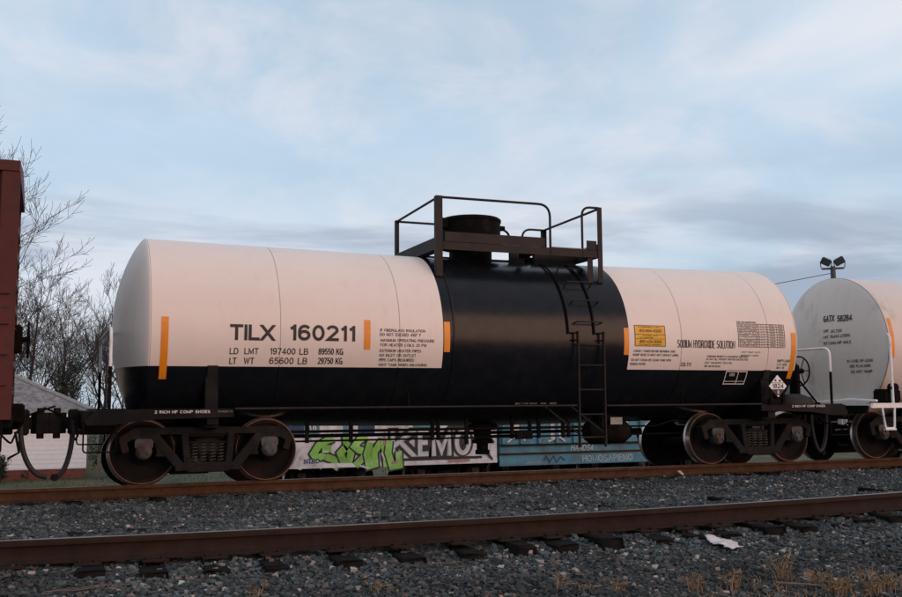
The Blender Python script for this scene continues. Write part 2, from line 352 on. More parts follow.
# ------------------------------------------------------------------ ground
def lerp_tab(t, x):
    if x <= t[0][0]: return t[0][1]
    for (a, b), (c, d) in zip(t, t[1:]):
        if x <= c: return b+(d-b)*(x-a)/(c-a)
    return t[-1][1]
PROFILE = [(-60, -.6), (-14, -.52), (-12.3, -.46), (-10.4, -.36), (-9.1, -.285), (-8.4, -.24), (-7.95, -.22), (-7.65, -.178), (-7.4, -.14), (-7.1, -.088), (-6.0, -.075), (-5.0, -.15),
           (-3.6, -.20), (-2.2, -.205), (-1.3, -.20), (-.9, -.205), (-.3, -.25), (.9, -.34), (1.4, -.36), (2.0, -.45), (4.6, -1.55), (6.5, -1.72), (9.0, -1.8), (11.8, -1.74), (15.1, -1.74), (17.5, -1.66), (20, -1.46), (26, -1.42), (60, -1.2), (400, -1.0)]
def near_y(x):
    xc = max(-4.5, min(8.5, x)); s = 2*.0118*(xc-2); return -7.36+.0118*(xc-2)**2+s*(x-xc)
def ground_h(x, y):
    h = lerp_tab(PROFILE, y)
    return h+.018*math.sin(x*1.7+y*2.1)*math.sin(y*1.3-x*.6)*(1 if -9.5 < y < -1 else .6)
gm = MB()
xs = [-400, -150, -60, -30]+list(np.arange(-16, 32.01, .5))+[45, 80, 160, 400]
ys = [-400, -100, -40, -20]+list(np.arange(-15, -12, .5))+list(np.arange(-12, 6, .15))+list(np.arange(6, 30, .8))+[35, 45, 60, 100, 200, 500]
gm.v = [(x, y, ground_h(x, y)) for y in ys for x in xs]; nx = len(xs)
gm.f = [(j*nx+i, j*nx+i+1, (j+1)*nx+i+1, (j+1)*nx+i) for j in range(len(ys)-1) for i in range(nx-1)]; gm.mi = [0]*len(gm.f)
def ground_mat():
    m = bpy.data.materials.new('gravel_and_turf'); m.use_nodes = True; t = m.node_tree; n = t.nodes; l = t.links; b = n['Principled BSDF']; b.inputs['Roughness'].default_value = .95
    tcn = n.new('ShaderNodeTexCoord'); sp = n.new('ShaderNodeSeparateXYZ'); l.new(tcn.outputs['Object'], sp.inputs[0])
    vo = n.new('ShaderNodeTexVoronoi'); vo.inputs['Scale'].default_value = 22; l.new(tcn.outputs['Object'], vo.inputs['Vector'])
    cr = n.new('ShaderNodeValToRGB'); l.new(vo.outputs['Color'], cr.inputs[0])
    e = cr.color_ramp.elements; e[0].color = (.018, .021, .022, 1); e[1].color = (.06, .062, .06, 1); e[1].position = .8
    nz = n.new('ShaderNodeTexNoise'); nz.inputs['Scale'].default_value = .8; nz.inputs['Detail'].default_value = 8; l.new(tcn.outputs['Object'], nz.inputs['Vector'])
    cg = n.new('ShaderNodeValToRGB'); l.new(nz.outputs[0], cg.inputs[0])
    e = cg.color_ramp.elements; e[0].color = (.04, .05, .02, 1); e[0].position = .35; e[1].color = (.11, .10, .045, 1); e[1].position = .68
    mr = n.new('ShaderNodeMapRange'); mr.inputs[1].default_value = 3.2; mr.inputs[2].default_value = 4.6; l.new(sp.outputs[1], mr.inputs[0])
    mx = n.new('ShaderNodeMix'); mx.data_type = 'RGBA'; l.new(mr.outputs[0], mx.inputs[0]); l.new(cr.outputs[0], mx.inputs[6]); l.new(cg.outputs[0], mx.inputs[7])
    l.new(mx.outputs[2], b.inputs['Base Color'])
    bp = n.new('ShaderNodeBump'); bp.inputs['Distance'].default_value = .04; l.new(vo.outputs['Distance'], bp.inputs['Height']); l.new(bp.outputs[0], b.inputs['Normal'])
    return m
M['ground'] = ground_mat()
g = gm.build('ground', 'ground', smooth=True); tag(g, 'dark gravel ground with winter grass beyond the tracks', 'ground', kind='structure')

# ballast: every stone is real geometry, one mesh
def view_x(x, y, marg=1.22):
    d = Vector((x-CAM_POS[0], y-CAM_POS[1], 0)); z = d.dot(Vector((fwd.x, fwd.y, 0)).normalized())
    return z > .5 and abs(d.dot(rgt))/z < .459*marg
def make_ballast():
    ico = np.array([(a, b, c) for a in (-1, 1) for b in (-1, 1) for c in (-1, 1)], float)/3**.5
    quad = [(0, 1, 3, 2), (4, 6, 7, 5), (0, 4, 5, 1), (2, 3, 7, 6), (0, 2, 6, 4), (1, 5, 7, 3)]
    tri = np.array([t_ for a, b, c, d in quad for t_ in ((a, b, c), (a, c, d))])
    pts = []
    def scatter(y0, y1, dens, x0, x1, dz=0.):
        n = int(dens*(y1-y0)*(x1-x0))
        X = NR.uniform(x0, x1, n); Y = NR.uniform(y0, y1, n)
        for x, y in zip(X, Y):
            if view_x(x, y): pts.append((x, y, ground_h(x, y)+dz))
    scatter(-10.7, -7.2, 1400, -7, 11); scatter(-7.2, -4.2, 1250, -7, 16); scatter(-4.2, -.86, 900, -9, 24); scatter(-.7, 1.2, 90, -9, 24)
    pts = [p for p in pts if abs(p[1]-near_y(p[0])) > .075]
    K = len(pts); C = np.array(pts)
    r = np.clip(NR.lognormal(math.log(.0168), .36, K), .009, .040)
    V = ico[None]*(1+NR.uniform(-.38, .30, (K, 8, 1)))
    V = V+NR.uniform(-.18, .18, V.shape)
    V = V*(np.stack([NR.uniform(.8, 1.45, K), NR.uniform(.7, 1.1, K), NR.uniform(.5, .9, K)], 1))[:, None, :]
    a, b_, c_ = (NR.uniform(0, 2*math.pi, K) for _ in range(3)); b_ = NR.normal(0, .9, K)
    ca, sa = np.cos(a), np.sin(a); cb, sb = np.cos(b_), np.sin(b_)
    Rz = np.zeros((K, 3, 3)); Rz[:, 0, 0] = ca; Rz[:, 0, 1] = -sa; Rz[:, 1, 0] = sa; Rz[:, 1, 1] = ca; Rz[:, 2, 2] = 1
    Rx = np.zeros((K, 3, 3)); Rx[:, 0, 0] = 1; Rx[:, 1, 1] = cb; Rx[:, 1, 2] = -sb; Rx[:, 2, 1] = sb; Rx[:, 2, 2] = cb
    V = np.einsum('kij,knj->kni', Rz@Rx, V)*r[:, None, None]+C[:, None, :]
    V[:, :, 2] += (r*NR.uniform(.0, .75, K))[:, None]
    me = bpy.data.meshes.new('ballast'); F = (tri[None]+(np.arange(K)*8)[:, None, None]).reshape(-1, 3)
    me.vertices.add(K*8); me.vertices.foreach_set('co', V.reshape(-1).astype(np.float32))
    me.loops.add(F.size); me.loops.foreach_set('vertex_index', F.reshape(-1).astype(np.int32))
    me.polygons.add(len(F)); me.polygons.foreach_set('loop_start', np.arange(0, F.size, 3, dtype=np.int32)); me.polygons.foreach_set('loop_total', np.full(len(F), 3, dtype=np.int32))
    me.update(); me.validate(); me.shade_flat()
    m = bpy.data.materials.new('crushed_stone'); m.use_nodes = True; t = m.node_tree; n = t.nodes; l = t.links; b = n['Principled BSDF']; b.inputs['Roughness'].default_value = .85
    ge = n.new('ShaderNodeNewGeometry'); cr = n.new('ShaderNodeValToRGB'); l.new(ge.outputs['Random Per Island'], cr.inputs[0])
    el = cr.color_ramp.elements; el[0].color = (.018, .021, .023, 1); el[1].color = (.42, .36, .32, 1); el[1].position = 1
    for p, c in ((.25, (.028, .038, .041)), (.55, (.045, .060, .063)), (.76, (.068, .082, .083)), (.87, (.078, .066, .058)), (.95, (.17, .155, .14))):
        k = el.new(p); k.color = (*c, 1)
    tcn = n.new('ShaderNodeTexCoord'); nz = n.new('ShaderNodeTexNoise'); nz.inputs['Scale'].default_value = 1.1; nz.inputs['Detail'].default_value = 4; l.new(tcn.outputs['Object'], nz.inputs['Vector'])
    sp = n.new('ShaderNodeSeparateXYZ'); l.new(tcn.outputs['Object'], sp.inputs[0])
    mr = n.new('ShaderNodeMapRange'); mr.inputs[1].default_value = .35; mr.inputs[2].default_value = .65; mr.inputs[3].default_value = .62; mr.inputs[4].default_value = 1.25; l.new(nz.outputs[0], mr.inputs[0])
    # dusty brown fines on the shoulder in front of the near rail
    d = n.new('ShaderNodeMapRange'); d.inputs[1].default_value = -8.2; d.inputs[2].default_value = -9.2; d.inputs[3].default_value = 0; d.inputs[4].default_value = .55; l.new(sp.outputs[1], d.inputs[0])
    mx = n.new('ShaderNodeMix'); mx.data_type = 'RGBA'; l.new(d.outputs[0], mx.inputs[0]); l.new(cr.outputs[0], mx.inputs[6])
    tint = n.new('ShaderNodeMix'); tint.data_type = 'RGBA'; tint.blend_type = 'MULTIPLY'; tint.inputs[0].default_value = 1; l.new(cr.outputs[0], tint.inputs[6]); tint.inputs[7].default_value = (.85, .68, .60, 1); l.new(tint.outputs[2], mx.inputs[7])
    vm = n.new('ShaderNodeVectorMath'); vm.operation = 'SCALE'; l.new(mx.outputs[2], vm.inputs[0]); l.new(mr.outputs[0], vm.inputs[3]); l.new(vm.outputs[0], b.inputs['Base Color'])
    me.materials.append(m); o = bpy.data.objects.new('ballast', me); COL.objects.link(o)
    tag(o, 'loose grey crushed stone ballast around both tracks', 'ballast', kind='stuff'); return K
NST = make_ballast()

# ------------------------------------------------------------------ tracks
RAILP = [(-.076, 0), (.076, 0), (.076, .011), (.022, .030), (.0095, .055), (.0095, .118), (.016, .130), (.037, .137), (.037, .172), (.030, .184), (-.030, .184), (-.037, .172), (-.037, .137), (-.016, .130), (-.0095, .118), (-.0095, .055), (-.022, .030), (-.076, .011)]
def rail_mesh(pts, top):
    mb = MB(); n = len(RAILP)
    for i, (x, y) in enumerate(pts):
        a = pts[max(i-1, 0)]; b = pts[min(i+1, len(pts)-1)]; d = Vector((b[0]-a[0], b[1]-a[1])).normalized(); nr = Vector((-d.y, d.x))
        mb.v += [(x+nr.x*u, y+nr.y*u, top-.184+w) for u, w in RAILP]
    for i in range(len(pts)-1):
        for j in range(n):
            k = (j+1) % n; mb.f.append((i*n+j, (i+1)*n+j, (i+1)*n+k, i*n+k)); mb.mi.append(1 if j == 9 else 0)
    mb.f += [tuple(range(n)), tuple(range((len(pts)-1)*n, len(pts)*n))]; mb.mi += [0, 0]
    return mb
def tie_mesh(nm, seed):
    q = random.Random(seed); bm = bmesh.new(); bmesh.ops.create_cube(bm, size=1)
    for v in bm.verts: v.co = (v.co.x*.20, v.co.y*2.55, v.co.z*.17)
    bmesh.ops.bevel(bm, geom=bm.edges[:], offset=.018, segments=1, affect='EDGES')
    for v in bm.verts: v.co += Vector((q.uniform(-.012, .012), q.uniform(-.03, .03), q.uniform(-.01, .008)))
    me = bpy.data.meshes.new(nm); bm.to_mesh(me); bm.free(); me.materials.append(M['tie']); return me
TIES = [tie_mesh('tie', i) for i in range(4)]
def plate_mesh():
    mb = MB(); mb.box(-.1, .1, -.17, .17, 0, .012)
    for sx in (-.06, .06):
        for sy in (-.1, .1): mb.box(sx-.012, sx+.012, sy-.022, sy+.022, .012, .03)
    return mb.mesh('tie_plate', 'rail2')
PLATE = plate_mesh()
def track(name, label, rails, ztop, tie_xs, ycf, mat_, tie_cy, drop=(0, 0), bank=0., plates=True, zj=0.):
    t = empty(name, (0, 0, ztop-.184)); tag(t, label, 'track')
    for pts, dr in zip(rails, drop): rail_mesh(pts, ztop-dr).build('rail', [mat_, 'railtop'], t, True, off=(0, 0, ztop-.184))
    for i, x in enumerate(tie_xs):
        zt = -.085-.012-RND.uniform(0, zj)-.755*math.tan(bank); tt = put(TIES[i % 4], 'tie', t, (x, tie_cy(x)+RND.uniform(-.07, .05), zt), (RND.uniform(-.02, .02)-bank, RND.uniform(-.05, .05), RND.uniform(-.05, .05)))
        if plates:
            for yy in ycf(x): put(PLATE, 'tie_plate', t, (x, yy, -.0115-(yy+.755)*math.tan(bank)), (-bank, 0, 0))
    return t
NX = [x for x in np.arange(-9, 14.1, .5)]
near_pts = [(x, near_y(x)) for x in NX]
q = random.Random(3); tx = []; x = -5.2
while x < 10.2: tx.append(x); x += q.choice([.42, .46, .50, .55])
track('near_track', 'nearest rusty rail with dark tie ends in the foreground gravel', [near_pts, [(x, y+1.51) for x, y in near_pts]], .10, tx, lambda x: [near_y(x)], 'rail2', lambda x: near_y(x)+.86, drop=(0, .21), zj=.04)
FX = [-60, -20, 40, 90]
track('car_track', 'rusty track under the tank cars and red boxcar', [[(x, -.755) for x in FX], [(x, .755) for x in FX]], 0, list(np.arange(-8, 26, .56)), lambda x: [-.755, .755], 'rail', lambda x: 0, drop=(0, .116), bank=rad(4.4))
bt = track('far_track', 'low track beneath the spray painted freight cars', [[(x, 12.7) for x in FX], [(x, 14.2) for x in FX]], -1.56, list(np.arange(-3, 40, .6)), lambda x: [], 'rail2', lambda x: 13.45, plates=False)

# ------------------------------------------------------------------ freight truck (bogie)
def make_truck():
    mb = MB()
    mb.box(-.19, .19, -.98, .98, .40, .62, bev=.03); mb.box(-.35, .35, -.25, .25, .56, .70, bev=.02)
    for s in (-1, 1): mb.box(-.16, .16, s*.98-.05, s*.98+.05, .42, .60, bev=.02)
    t = mb.build('truck', 'frame', None, True)
    for s in (-1, 1):
        f = MB(); ya, yb = s*.90, s*1.06
        def seg(p, q, w, d=0.): f.bar(p, q, w, ya-s*d, yb+s*d)
        seg((-1.02, .735), (1.02, .735), .105)                               # top member
        for e in (-1, 1):
            seg((e*.98, .745), (e*1.20, .60), .13, .004); seg((e*1.185, .64), (e*1.13, .44), .10, .008)   # end pedestal
            seg((e*.78, .70), (e*.40, .245), .135, .012)                        # diagonal
            seg((e*.33, .71), (e*.285, .22), .10, .016)                         # column
            seg((e*.70, .56), (e*.66, .40), .09, .006)                           # inner pedestal leg
            f.box(e*.66-.07, e*.66+.07, min(ya, yb)-.01, max(ya, yb)+.01, .375, .42)
            seg((e*.889-.16, .655), (e*.889+.16, .655), .07, .010)
        seg((-.46, .225), (.46, .225), .12, .020); seg((-.30, .175), (.30, .175), .06, .024)
        f.box(-.28, .28, min(ya, yb)+.02, max(ya, yb)-.02, .555, .585); f.box(-.30, .30, min(ya, yb)+.03, max(ya, yb)-.03, .655, .70)
        o = f.build('side_frame', 'frame', t, False)
        bmod = o.modifiers.new('bevel', 'BEVEL'); bmod.width = .024; bmod.segments = 3; bmod.limit_method = 'ANGLE'
        for e in (-1, 1):
            b = MB(); cx = e*.889
            b.prism([(cx-.125, .52), (cx-.125, .60), (cx-.09, .632), (cx+.09, .632), (cx+.125, .60), (cx+.125, .52), (cx+.085, .47), (cx-.085, .47)], s*.93, s*1.075)
            b.build('bearing_adapter', 'bearing', t)
            b = MB(); b.lathe([(.03, .90), (.115, .90), (.115, 1.07), (.105, 1.085), (.088, 1.09), (.085, 1.115), (.03, 1.125), (.0, 1.125)], 'y', (cx, 0, .457), 24)
            for k in range(3):
                a = rad(90+120*k); b.lathe([(.017, 1.10), (.017, 1.14), (0, 1.14)], 'y', (cx+.055*math.cos(a), 0, .457+.055*math.sin(a)), 6)
            b.v = [(x, s*y, z) for x, y, z in b.v]; b.build('bearing_cap', 'bearing', t, True)
        for kx in (-.19, -.065, .065, .19):
            sp = MB(); n = 60; sp.tube([(kx+.052*math.cos(i*2*math.pi*6/n), s*.985+.052*math.sin(i*2*math.pi*6/n), .285+.265*i/n) for i in range(n+1)], .0125, 5); sp.build('spring', 'spring', t, True)
    for e in (-1, 1):
        a = MB(); a.lathe([(.08, -.93), (.08, -.70), (.085, -.6), (.075, 0), (.085, .6), (.08, .70), (.08, .93)], 'y', (e*.889, 0, .457), 20); a.build('axle', 'wheel', t, True)
        for s in (-1, 1):
            w = MB()
            prof = [(.10, .685), (.36, .70), (.385, .672), (.455, .672), (.482, .680), (.484, .692), (.470, .704), (.461, .712), (.457, .80), (.452, .815), (.441, .818), (.392, .816), (.375, .796), (.33, .772), (.20, .764), (.145, .800), (.125, .835), (.08, .838)]
            mis = [0, 0, 0, 0, 1, 1, 1, 1, 1, 2, 0, 0, 0, 0, 0, 0, 0]
            w.lathe(prof, 'y', (e*.889, 0, .457), 56, mis=mis); w.v = [(x, s*y, z) for x, y, z in w.v]
            w.build('wheel', ['wheel', 'tread', 'rimedge'], t, True)
        bb = MB(); bb.box(e*.889-e*.62-.05, e*.889-e*.62+.05, -.72, .72, .33, .43, bev=.015)
        for s in (-1, 1): bb.box(min(e*.889-e*.56, e*.889-e*.475), max(e*.889-e*.56, e*.889-e*.475), s*.78-.045, s*.78+.045, .30, .56, bev=.012)
        bb.build('brake_beam', 'blackmat', t)
    return t
BANK = rad(4.4)                        # the car track is banked: its far rail lies lower
TRUCK = make_truck(); _first = [True]
def add_truck(parent, xw, zw=0., yw=0.):
    t = TRUCK if _first[0] else copy_tree(TRUCK); _first[0] = False
    t.parent = parent
    if abs(yw) < .1: t.rotation_euler.x = -BANK; t.location = (xw-parent.location.x, -.755+.755*math.cos(BANK), -.755*math.sin(BANK)); return t
    t.location = (xw-parent.location.x, yw-parent.location.y, zw-parent.location.z); return t
def coupler(parent, xe, d, off, z=.876, yw=0.):
    """knuckle coupler reaching from xe in direction d"""
    m = MB()
    m.box(min(xe-d*.30, xe+d*.30), max(xe-d*.30, xe+d*.30), yw-.085, yw+.085, z-.085, z+.085, bev=.02)
    m.prism([(xe+d*.26, yw-.12), (xe+d*.38, yw-.19), (xe+d*.52, yw-.19), (xe+d*.60, yw-.06), (xe+d*.56, yw+.04), (xe+d*.45, yw+.05), (xe+d*.42, yw+.17), (xe+d*.30, yw+.17)], z-.15, z+.15, plane='xy')
    m.lathe([(.0, -.22), (.05, -.22), (.05, .22), (.0, .22)], 'z', (xe+d*.47, yw-.11, z), 12)
    m.box(min(xe-d*.05, xe+d*.10), max(xe-d*.05, xe+d*.10), yw-.19, yw+.19, z-.17, z+.20, bev=.02)
    o = m.build('coupler', 'frame', parent, off=off); return o

# ------------------------------------------------------------------ the tank car
XM = 4.91; R0 = 1.42; ZB = 2.155; SL = .0134
XL, XR = -.875, 10.43; HD = .42
def zc(x): return ZB+SL*abs(x-XM)
ROOT = empty('tank_car', (XM, 0, 0))
tag(ROOT, 'white tank car with black middle band, numbered 160211, across the centre', 'tank car')
OFF = (XM, 0, 0)
M['jacket'] = paint_tank('tank_jacket_paint', 3.50-XM, 6.875-XM, 1.672)
def shell(x0, x1, R=R0, nseg=144, lip=0.):
    mb = MB(); st = sorted({x0, x1}|({XM} if x0 < XM < x1 else set()))
    st = [x0, x0+.004]+[x for x in st[1:-1]]+[x1-.004, x1]; rr = [R-.006]+[R]*(len(st)-2)+[R-.006]
    for x, r in zip(st, rr):
        for j in range(nseg):
            a = 2*math.pi*j/nseg; mb.v.append((x, r*math.cos(a), zc(x)+r*math.sin(a)))
    for i in range(len(st)-1):
        for j in range(nseg):
            k = (j+1) % nseg; mb.f.append((i*nseg+j, i*nseg+k, (i+1)*nseg+k, (i+1)*nseg+j)); mb.mi.append(0)
    return mb
seams = [XL, .945, 2.785, 3.665, 7.93, 9.80, XR]
for a, b in zip(seams, seams[1:]): shell(a+.0025, b-.0025).build('jacket_panel', 'jacket', ROOT, True, OFF)
ins = shell(XL+.03, XR-.03, R0-.010, 96); ins.build('inner_tank', 'jacket', ROOT, True, OFF)
def head(x0, d, R, zcen, depth, nseg=144):
    mb = MB(); T = [1, 1, .992, .975, .95, .91, .86, .78, .68, .56, .42, .28, .14, .05]
    for i, t in enumerate(T):
        xx = x0+d*(0 if i == 0 else .012+depth*(1-t*t)**.82)
        for j in range(nseg):
            a = 2*math.pi*j/nseg; mb.v.append((xx, R*t*math.cos(a), zcen+R*t*math.sin(a)))
    for i in range(len(T)-1):
        for j in range(nseg):
            k = (j+1) % nseg; mb.f.append((i*nseg+j, i*nseg+k, (i+1)*nseg+k, (i+1)*nseg+j)); mb.mi.append(0)
    n = len(T)-1; mb.f.append(tuple(n*nseg+j for j in range(nseg))); mb.mi.append(0)
    return mb
head(XL, -1, R0, zc(XL), HD).build('head_jacket', 'jacket', ROOT, True, OFF)
head(XR, 1, R0, zc(XR), HD).build('head_jacket', 'jacket', ROOT, True, OFF)
def onT(off): return lambda x, z: (x, -math.sqrt(max((R0+off)**2-(z-zc(x))**2, 1e-6)), z)
T1, T2, T3 = onT(.004), onT(.0065), onT(.009)
def lettering(name, lines, mt='text', f=T1, bold=.004, cut=.04):
    mb = MB()
    for ln in lines:
        s, x0, x1, z0, z1 = ln[:5]; text_into(mb, s, x0, x1, z0, z1, f, bold if len(ln) < 6 else ln[5], cut=cut)
    return tag(mb.build(name, mt, ROOT, off=OFF), kind='stuff')
def big_letters(name, st, x0, x1, z0, z1, bold, f=T1, mt='text', root=None, off=None, nudge=(0, -1, 0)):
    for i, ch in enumerate(st):
        if ch == ' ': continue
        mb = MB(); text_into(mb, st, x0, x1, z0, z1, f, bold, cut=.04, only=i, nudge=nudge); mb.build(name, mt, root or ROOT, off=off or OFF)
big_letters('letter', 'TILX', .215, .855, 2.046, 2.275, .035)
big_letters('digit', '160211', 1.075, 2.075, 2.056, 2.292, .035)
lettering('load_limit_text', [('LD', .22, .345, 1.845, 1.936), ('LMT', .43, .635, 1.848, 1.938), ('197400 LB', .80, 1.365, 1.85, 1.943), ('89550 KG', 1.52, 1.90, 1.855, 1.949)])
lettering('light_weight_text', [('LT', .225, .325, 1.706, 1.798), ('WT', .43, .58, 1.708, 1.80), ('65600 LB', .80, 1.36, 1.712, 1.806), ('29750 KG', 1.52, 1.90, 1.717, 1.811)])
lettering('heater_notice', [('IF FIBERGLASS INSULATION', 2.47, 3.20, 2.215, 2.258), ('DO NOT EXCEED 450\u00b0 F', 2.465, 3.13, 2.148, 2.195),
    ('MAXIMUM OPERATING PRESSURE', 2.475, 3.35, 2.063, 2.106), ('FOR HEATER COILS 25 PSI', 2.475, 3.22, 1.993, 2.036),
    ('EXTERIOR HEATER PIPES', 2.468, 3.14, 1.905, 1.948), ('NO INLET OR OUTLET', 2.468, 3.06, 1.836, 1.879), ('PIPE CAPS REQUIRED', 2.468, 3.03, 1.766, 1.809), ('VENT TANK WHEN UNLOADING', 2.465, 3.25, 1.694, 1.735)], bold=.01)
def stripe(x0, x1, z0, z1, sl=0.):
    mb = MB(); rect_into(mb, x0, x1, z0, z1, T1, .04); mb.build('reflective_stripe', 'orange', ROOT, off=OFF)
for s in ((-.735, -.635, 1.49, 2.36), (2.215, 2.315, 1.94, 2.385), (3.515, 3.615, 1.92, 2.39), (6.775, 6.872, 1.915, 2.37), (10.31, 10.41, 1.53, 2.36)): stripe(*s)
# yellow emergency decal
mb = MB(); rect_into(mb, 6.985, 7.60, 2.065, 2.425, T1, .04); dec = mb.build('emergency_decal', 'yellow', ROOT, off=OFF)
mb = MB()
for x0, x1, z0, z1 in ((6.985, 7.60, 2.415, 2.425), (6.985, 7.60, 2.065, 2.075), (6.985, 6.995, 2.065, 2.425), (7.59, 7.60, 2.065, 2.425), (6.985, 7.60, 2.262, 2.270), (6.985, 7.60, 2.19, 2.196)): rect_into(mb, x0, x1, z0, z1, T2, .03)
for s, x0, x1, z0, z1 in (('IN EMERGENCY CALL', 7.06, 7.50, 2.382, 2.404), ('813-694-6200', 7.08, 7.52, 2.305, 2.355), ('24 HOURS A DAY', 7.14, 7.45, 2.235, 2.254), ('OR CHEMTREC', 7.08, 7.36, 2.202, 2.222), ('800-424-9300', 7.08, 7.52, 2.122, 2.172), ('FOR CHEMICAL EMERGENCY', 7.06, 7.52, 2.086, 2.106)): text_into(mb, s, x0, x1, z0, z1, T2, .02, cut=.03)
tag(mb.build('decal_print', 'text', dec, off=(0, 0, 0)), kind='stuff'); dec.children[0].location = (-XM, 0, 0)
lettering('lining_notice', [('CONSULT OWNER BEFORE REPAIRING TANK', 6.96, 7.80, 1.965, 2.003), ('SHARP OBJECTS MUST NOT CONTACT LINING', 6.95, 7.87, 1.902, 1.94), ('DO NOT STEAM OR CLEAN TANK WITH', 6.93, 7.73, 1.815, 1.853), ('BOILING WATER', 6.92, 7.22, 1.748, 1.786)], bold=.01)
lettering('tank_code', [('22LTO', 7.94, 8.16, 1.74, 1.80)], bold=.01)
big_letters('letter', 'SODIUM HYDROXIDE SOLUTION', 7.84, 9.06, 2.052, 2.19, -.022)
lettering('residue_notice', [('CORROSIVE RESIDUE IS A HAZARDOUS SUBSTANCE', 8.47, 9.36, 1.895, 1.928), ('DO NOT FILL WITHOUT WRITTEN INSTRUCTION', 8.46, 9.36, 1.845, 1.878)], bold=.01)
lettering('spec_notice', [('DOT 111A100W1 TILX-100', 8.44, 9.02, 1.783, 1.817), ('PRV 165 PSI 05-04', 8.44, 8.78, 1.722, 1.757)], bold=.01)
lettering('valve_notice', [('SAFETY RELIEF VALVES', 9.20, 9.62, 1.982, 2.006), ('BEFORE NEXT LOADING', 9.20, 9.58, 1.925, 1.95)], bold=.01)
lettering('brake_notice', [('EMPTY LOAD', 10.02, 10.30, 1.825, 1.872), ('C-P 40X', 10.02, 10.25, 1.762, 1.806), ('AB-1 7X', 10.02, 10.20, 1.705, 1.745)], bold=.01)
# stencil table
mb = MB(); X0, X1, Za, Zb = 9.135, 10.165, 2.085, 2.50
nr = 9
for i in range(nr+1):
    z = Za+(Zb-Za)*i/nr; rect_into(mb, X0, X1, z-.0045, z+.0045, T1, .03)
for xx in (X0, X0+.46, X0+.64, X0+.86, X1): rect_into(mb, xx-.0045, xx+.0045, Za, Zb, T1, .03)
for i, s in enumerate(['QUALIFIED STENCIL', 'STUB SILL INSP', '88.B.2 INSPECTION', 'LINING', 'RUBBER LINING', 'PRV:VALVE 75 PSI', 'SERVICE EQUIPMENT', 'THICKNESS TEST', 'TANK QUALIFICATION']):
    z = Za+(Zb-Za)*i/nr; text_into(mb, s, X0+.02, X0+.44, z+.012, z+.036, T1, .025, cut=.03)
    for a, b, s2 in ((X0+.49, X0+.61, 'TIL'), (X0+.69, X0+.82, '1999'), (X0+.89, X0+1.0, '2009')): text_into(mb, s2, a, b, z+.012, z+.036, T1, .025, cut=.03)
text_into(mb, 'TANK CAR QUALIFICATION', X0-.01, X0+.42, Zb+.015, Zb+.045, T1, .02, cut=.03)
tag(mb.build('stencil_table', 'text', ROOT, off=OFF), kind='stuff')
# consolidated stencil frame on the belly
mb = MB(); fx0, fx1, fz0, fz1 = 8.93, 9.40, 1.425, 1.66
for x0, x1, z0, z1 in ((fx0, fx1, fz1-.018, fz1), (fx0, fx1, fz0, fz0+.018), (fx0, fx0+.016, fz0, fz1), (fx1-.016, fx1, fz0, fz1), (9.195, 9.21, fz0, fz1), (fx0, fx1, fz0+.05, fz0+.06)): rect_into(mb, x0, x1, z0, z1, T1, .03)
text_into(mb, 'COTS', 9.02, 9.13, 1.57, 1.62, T1, .02); tag(mb.build('belly_stencil', 'wtext', ROOT, off=OFF), kind='stuff')
lettering('belly_text', [('BUILT 5-99 TEXAS', 4.95, 5.35, 1.10, 1.125), ('NEW 5-99', 5.42, 5.52, 1.10, 1.125), ('WEIGHED', 5.58, 5.72, 1.10, 1.125)], 'wtext')
mb = MB(); rect_into(mb, 3.685, 3.70, 2.15, 3.3, T1, .04); mb.build('jacket_seam_strap', 'platform', ROOT, off=OFF)
# small slanted lifting lugs
for (xa, za, xb, zb_) in ((3.0, 1.33, 3.11, 1.09), (8.1, 1.33, 8.25, 1.10)):
    mb = MB(); a = Vector(T2(xa, za)); b = Vector(T2(xb, zb_)); mb.tube([a, b, b+Vector((0, -.10, -.02))], .012, 6); mb.build('handrail_bracket', 'platform', ROOT, True, OFF)
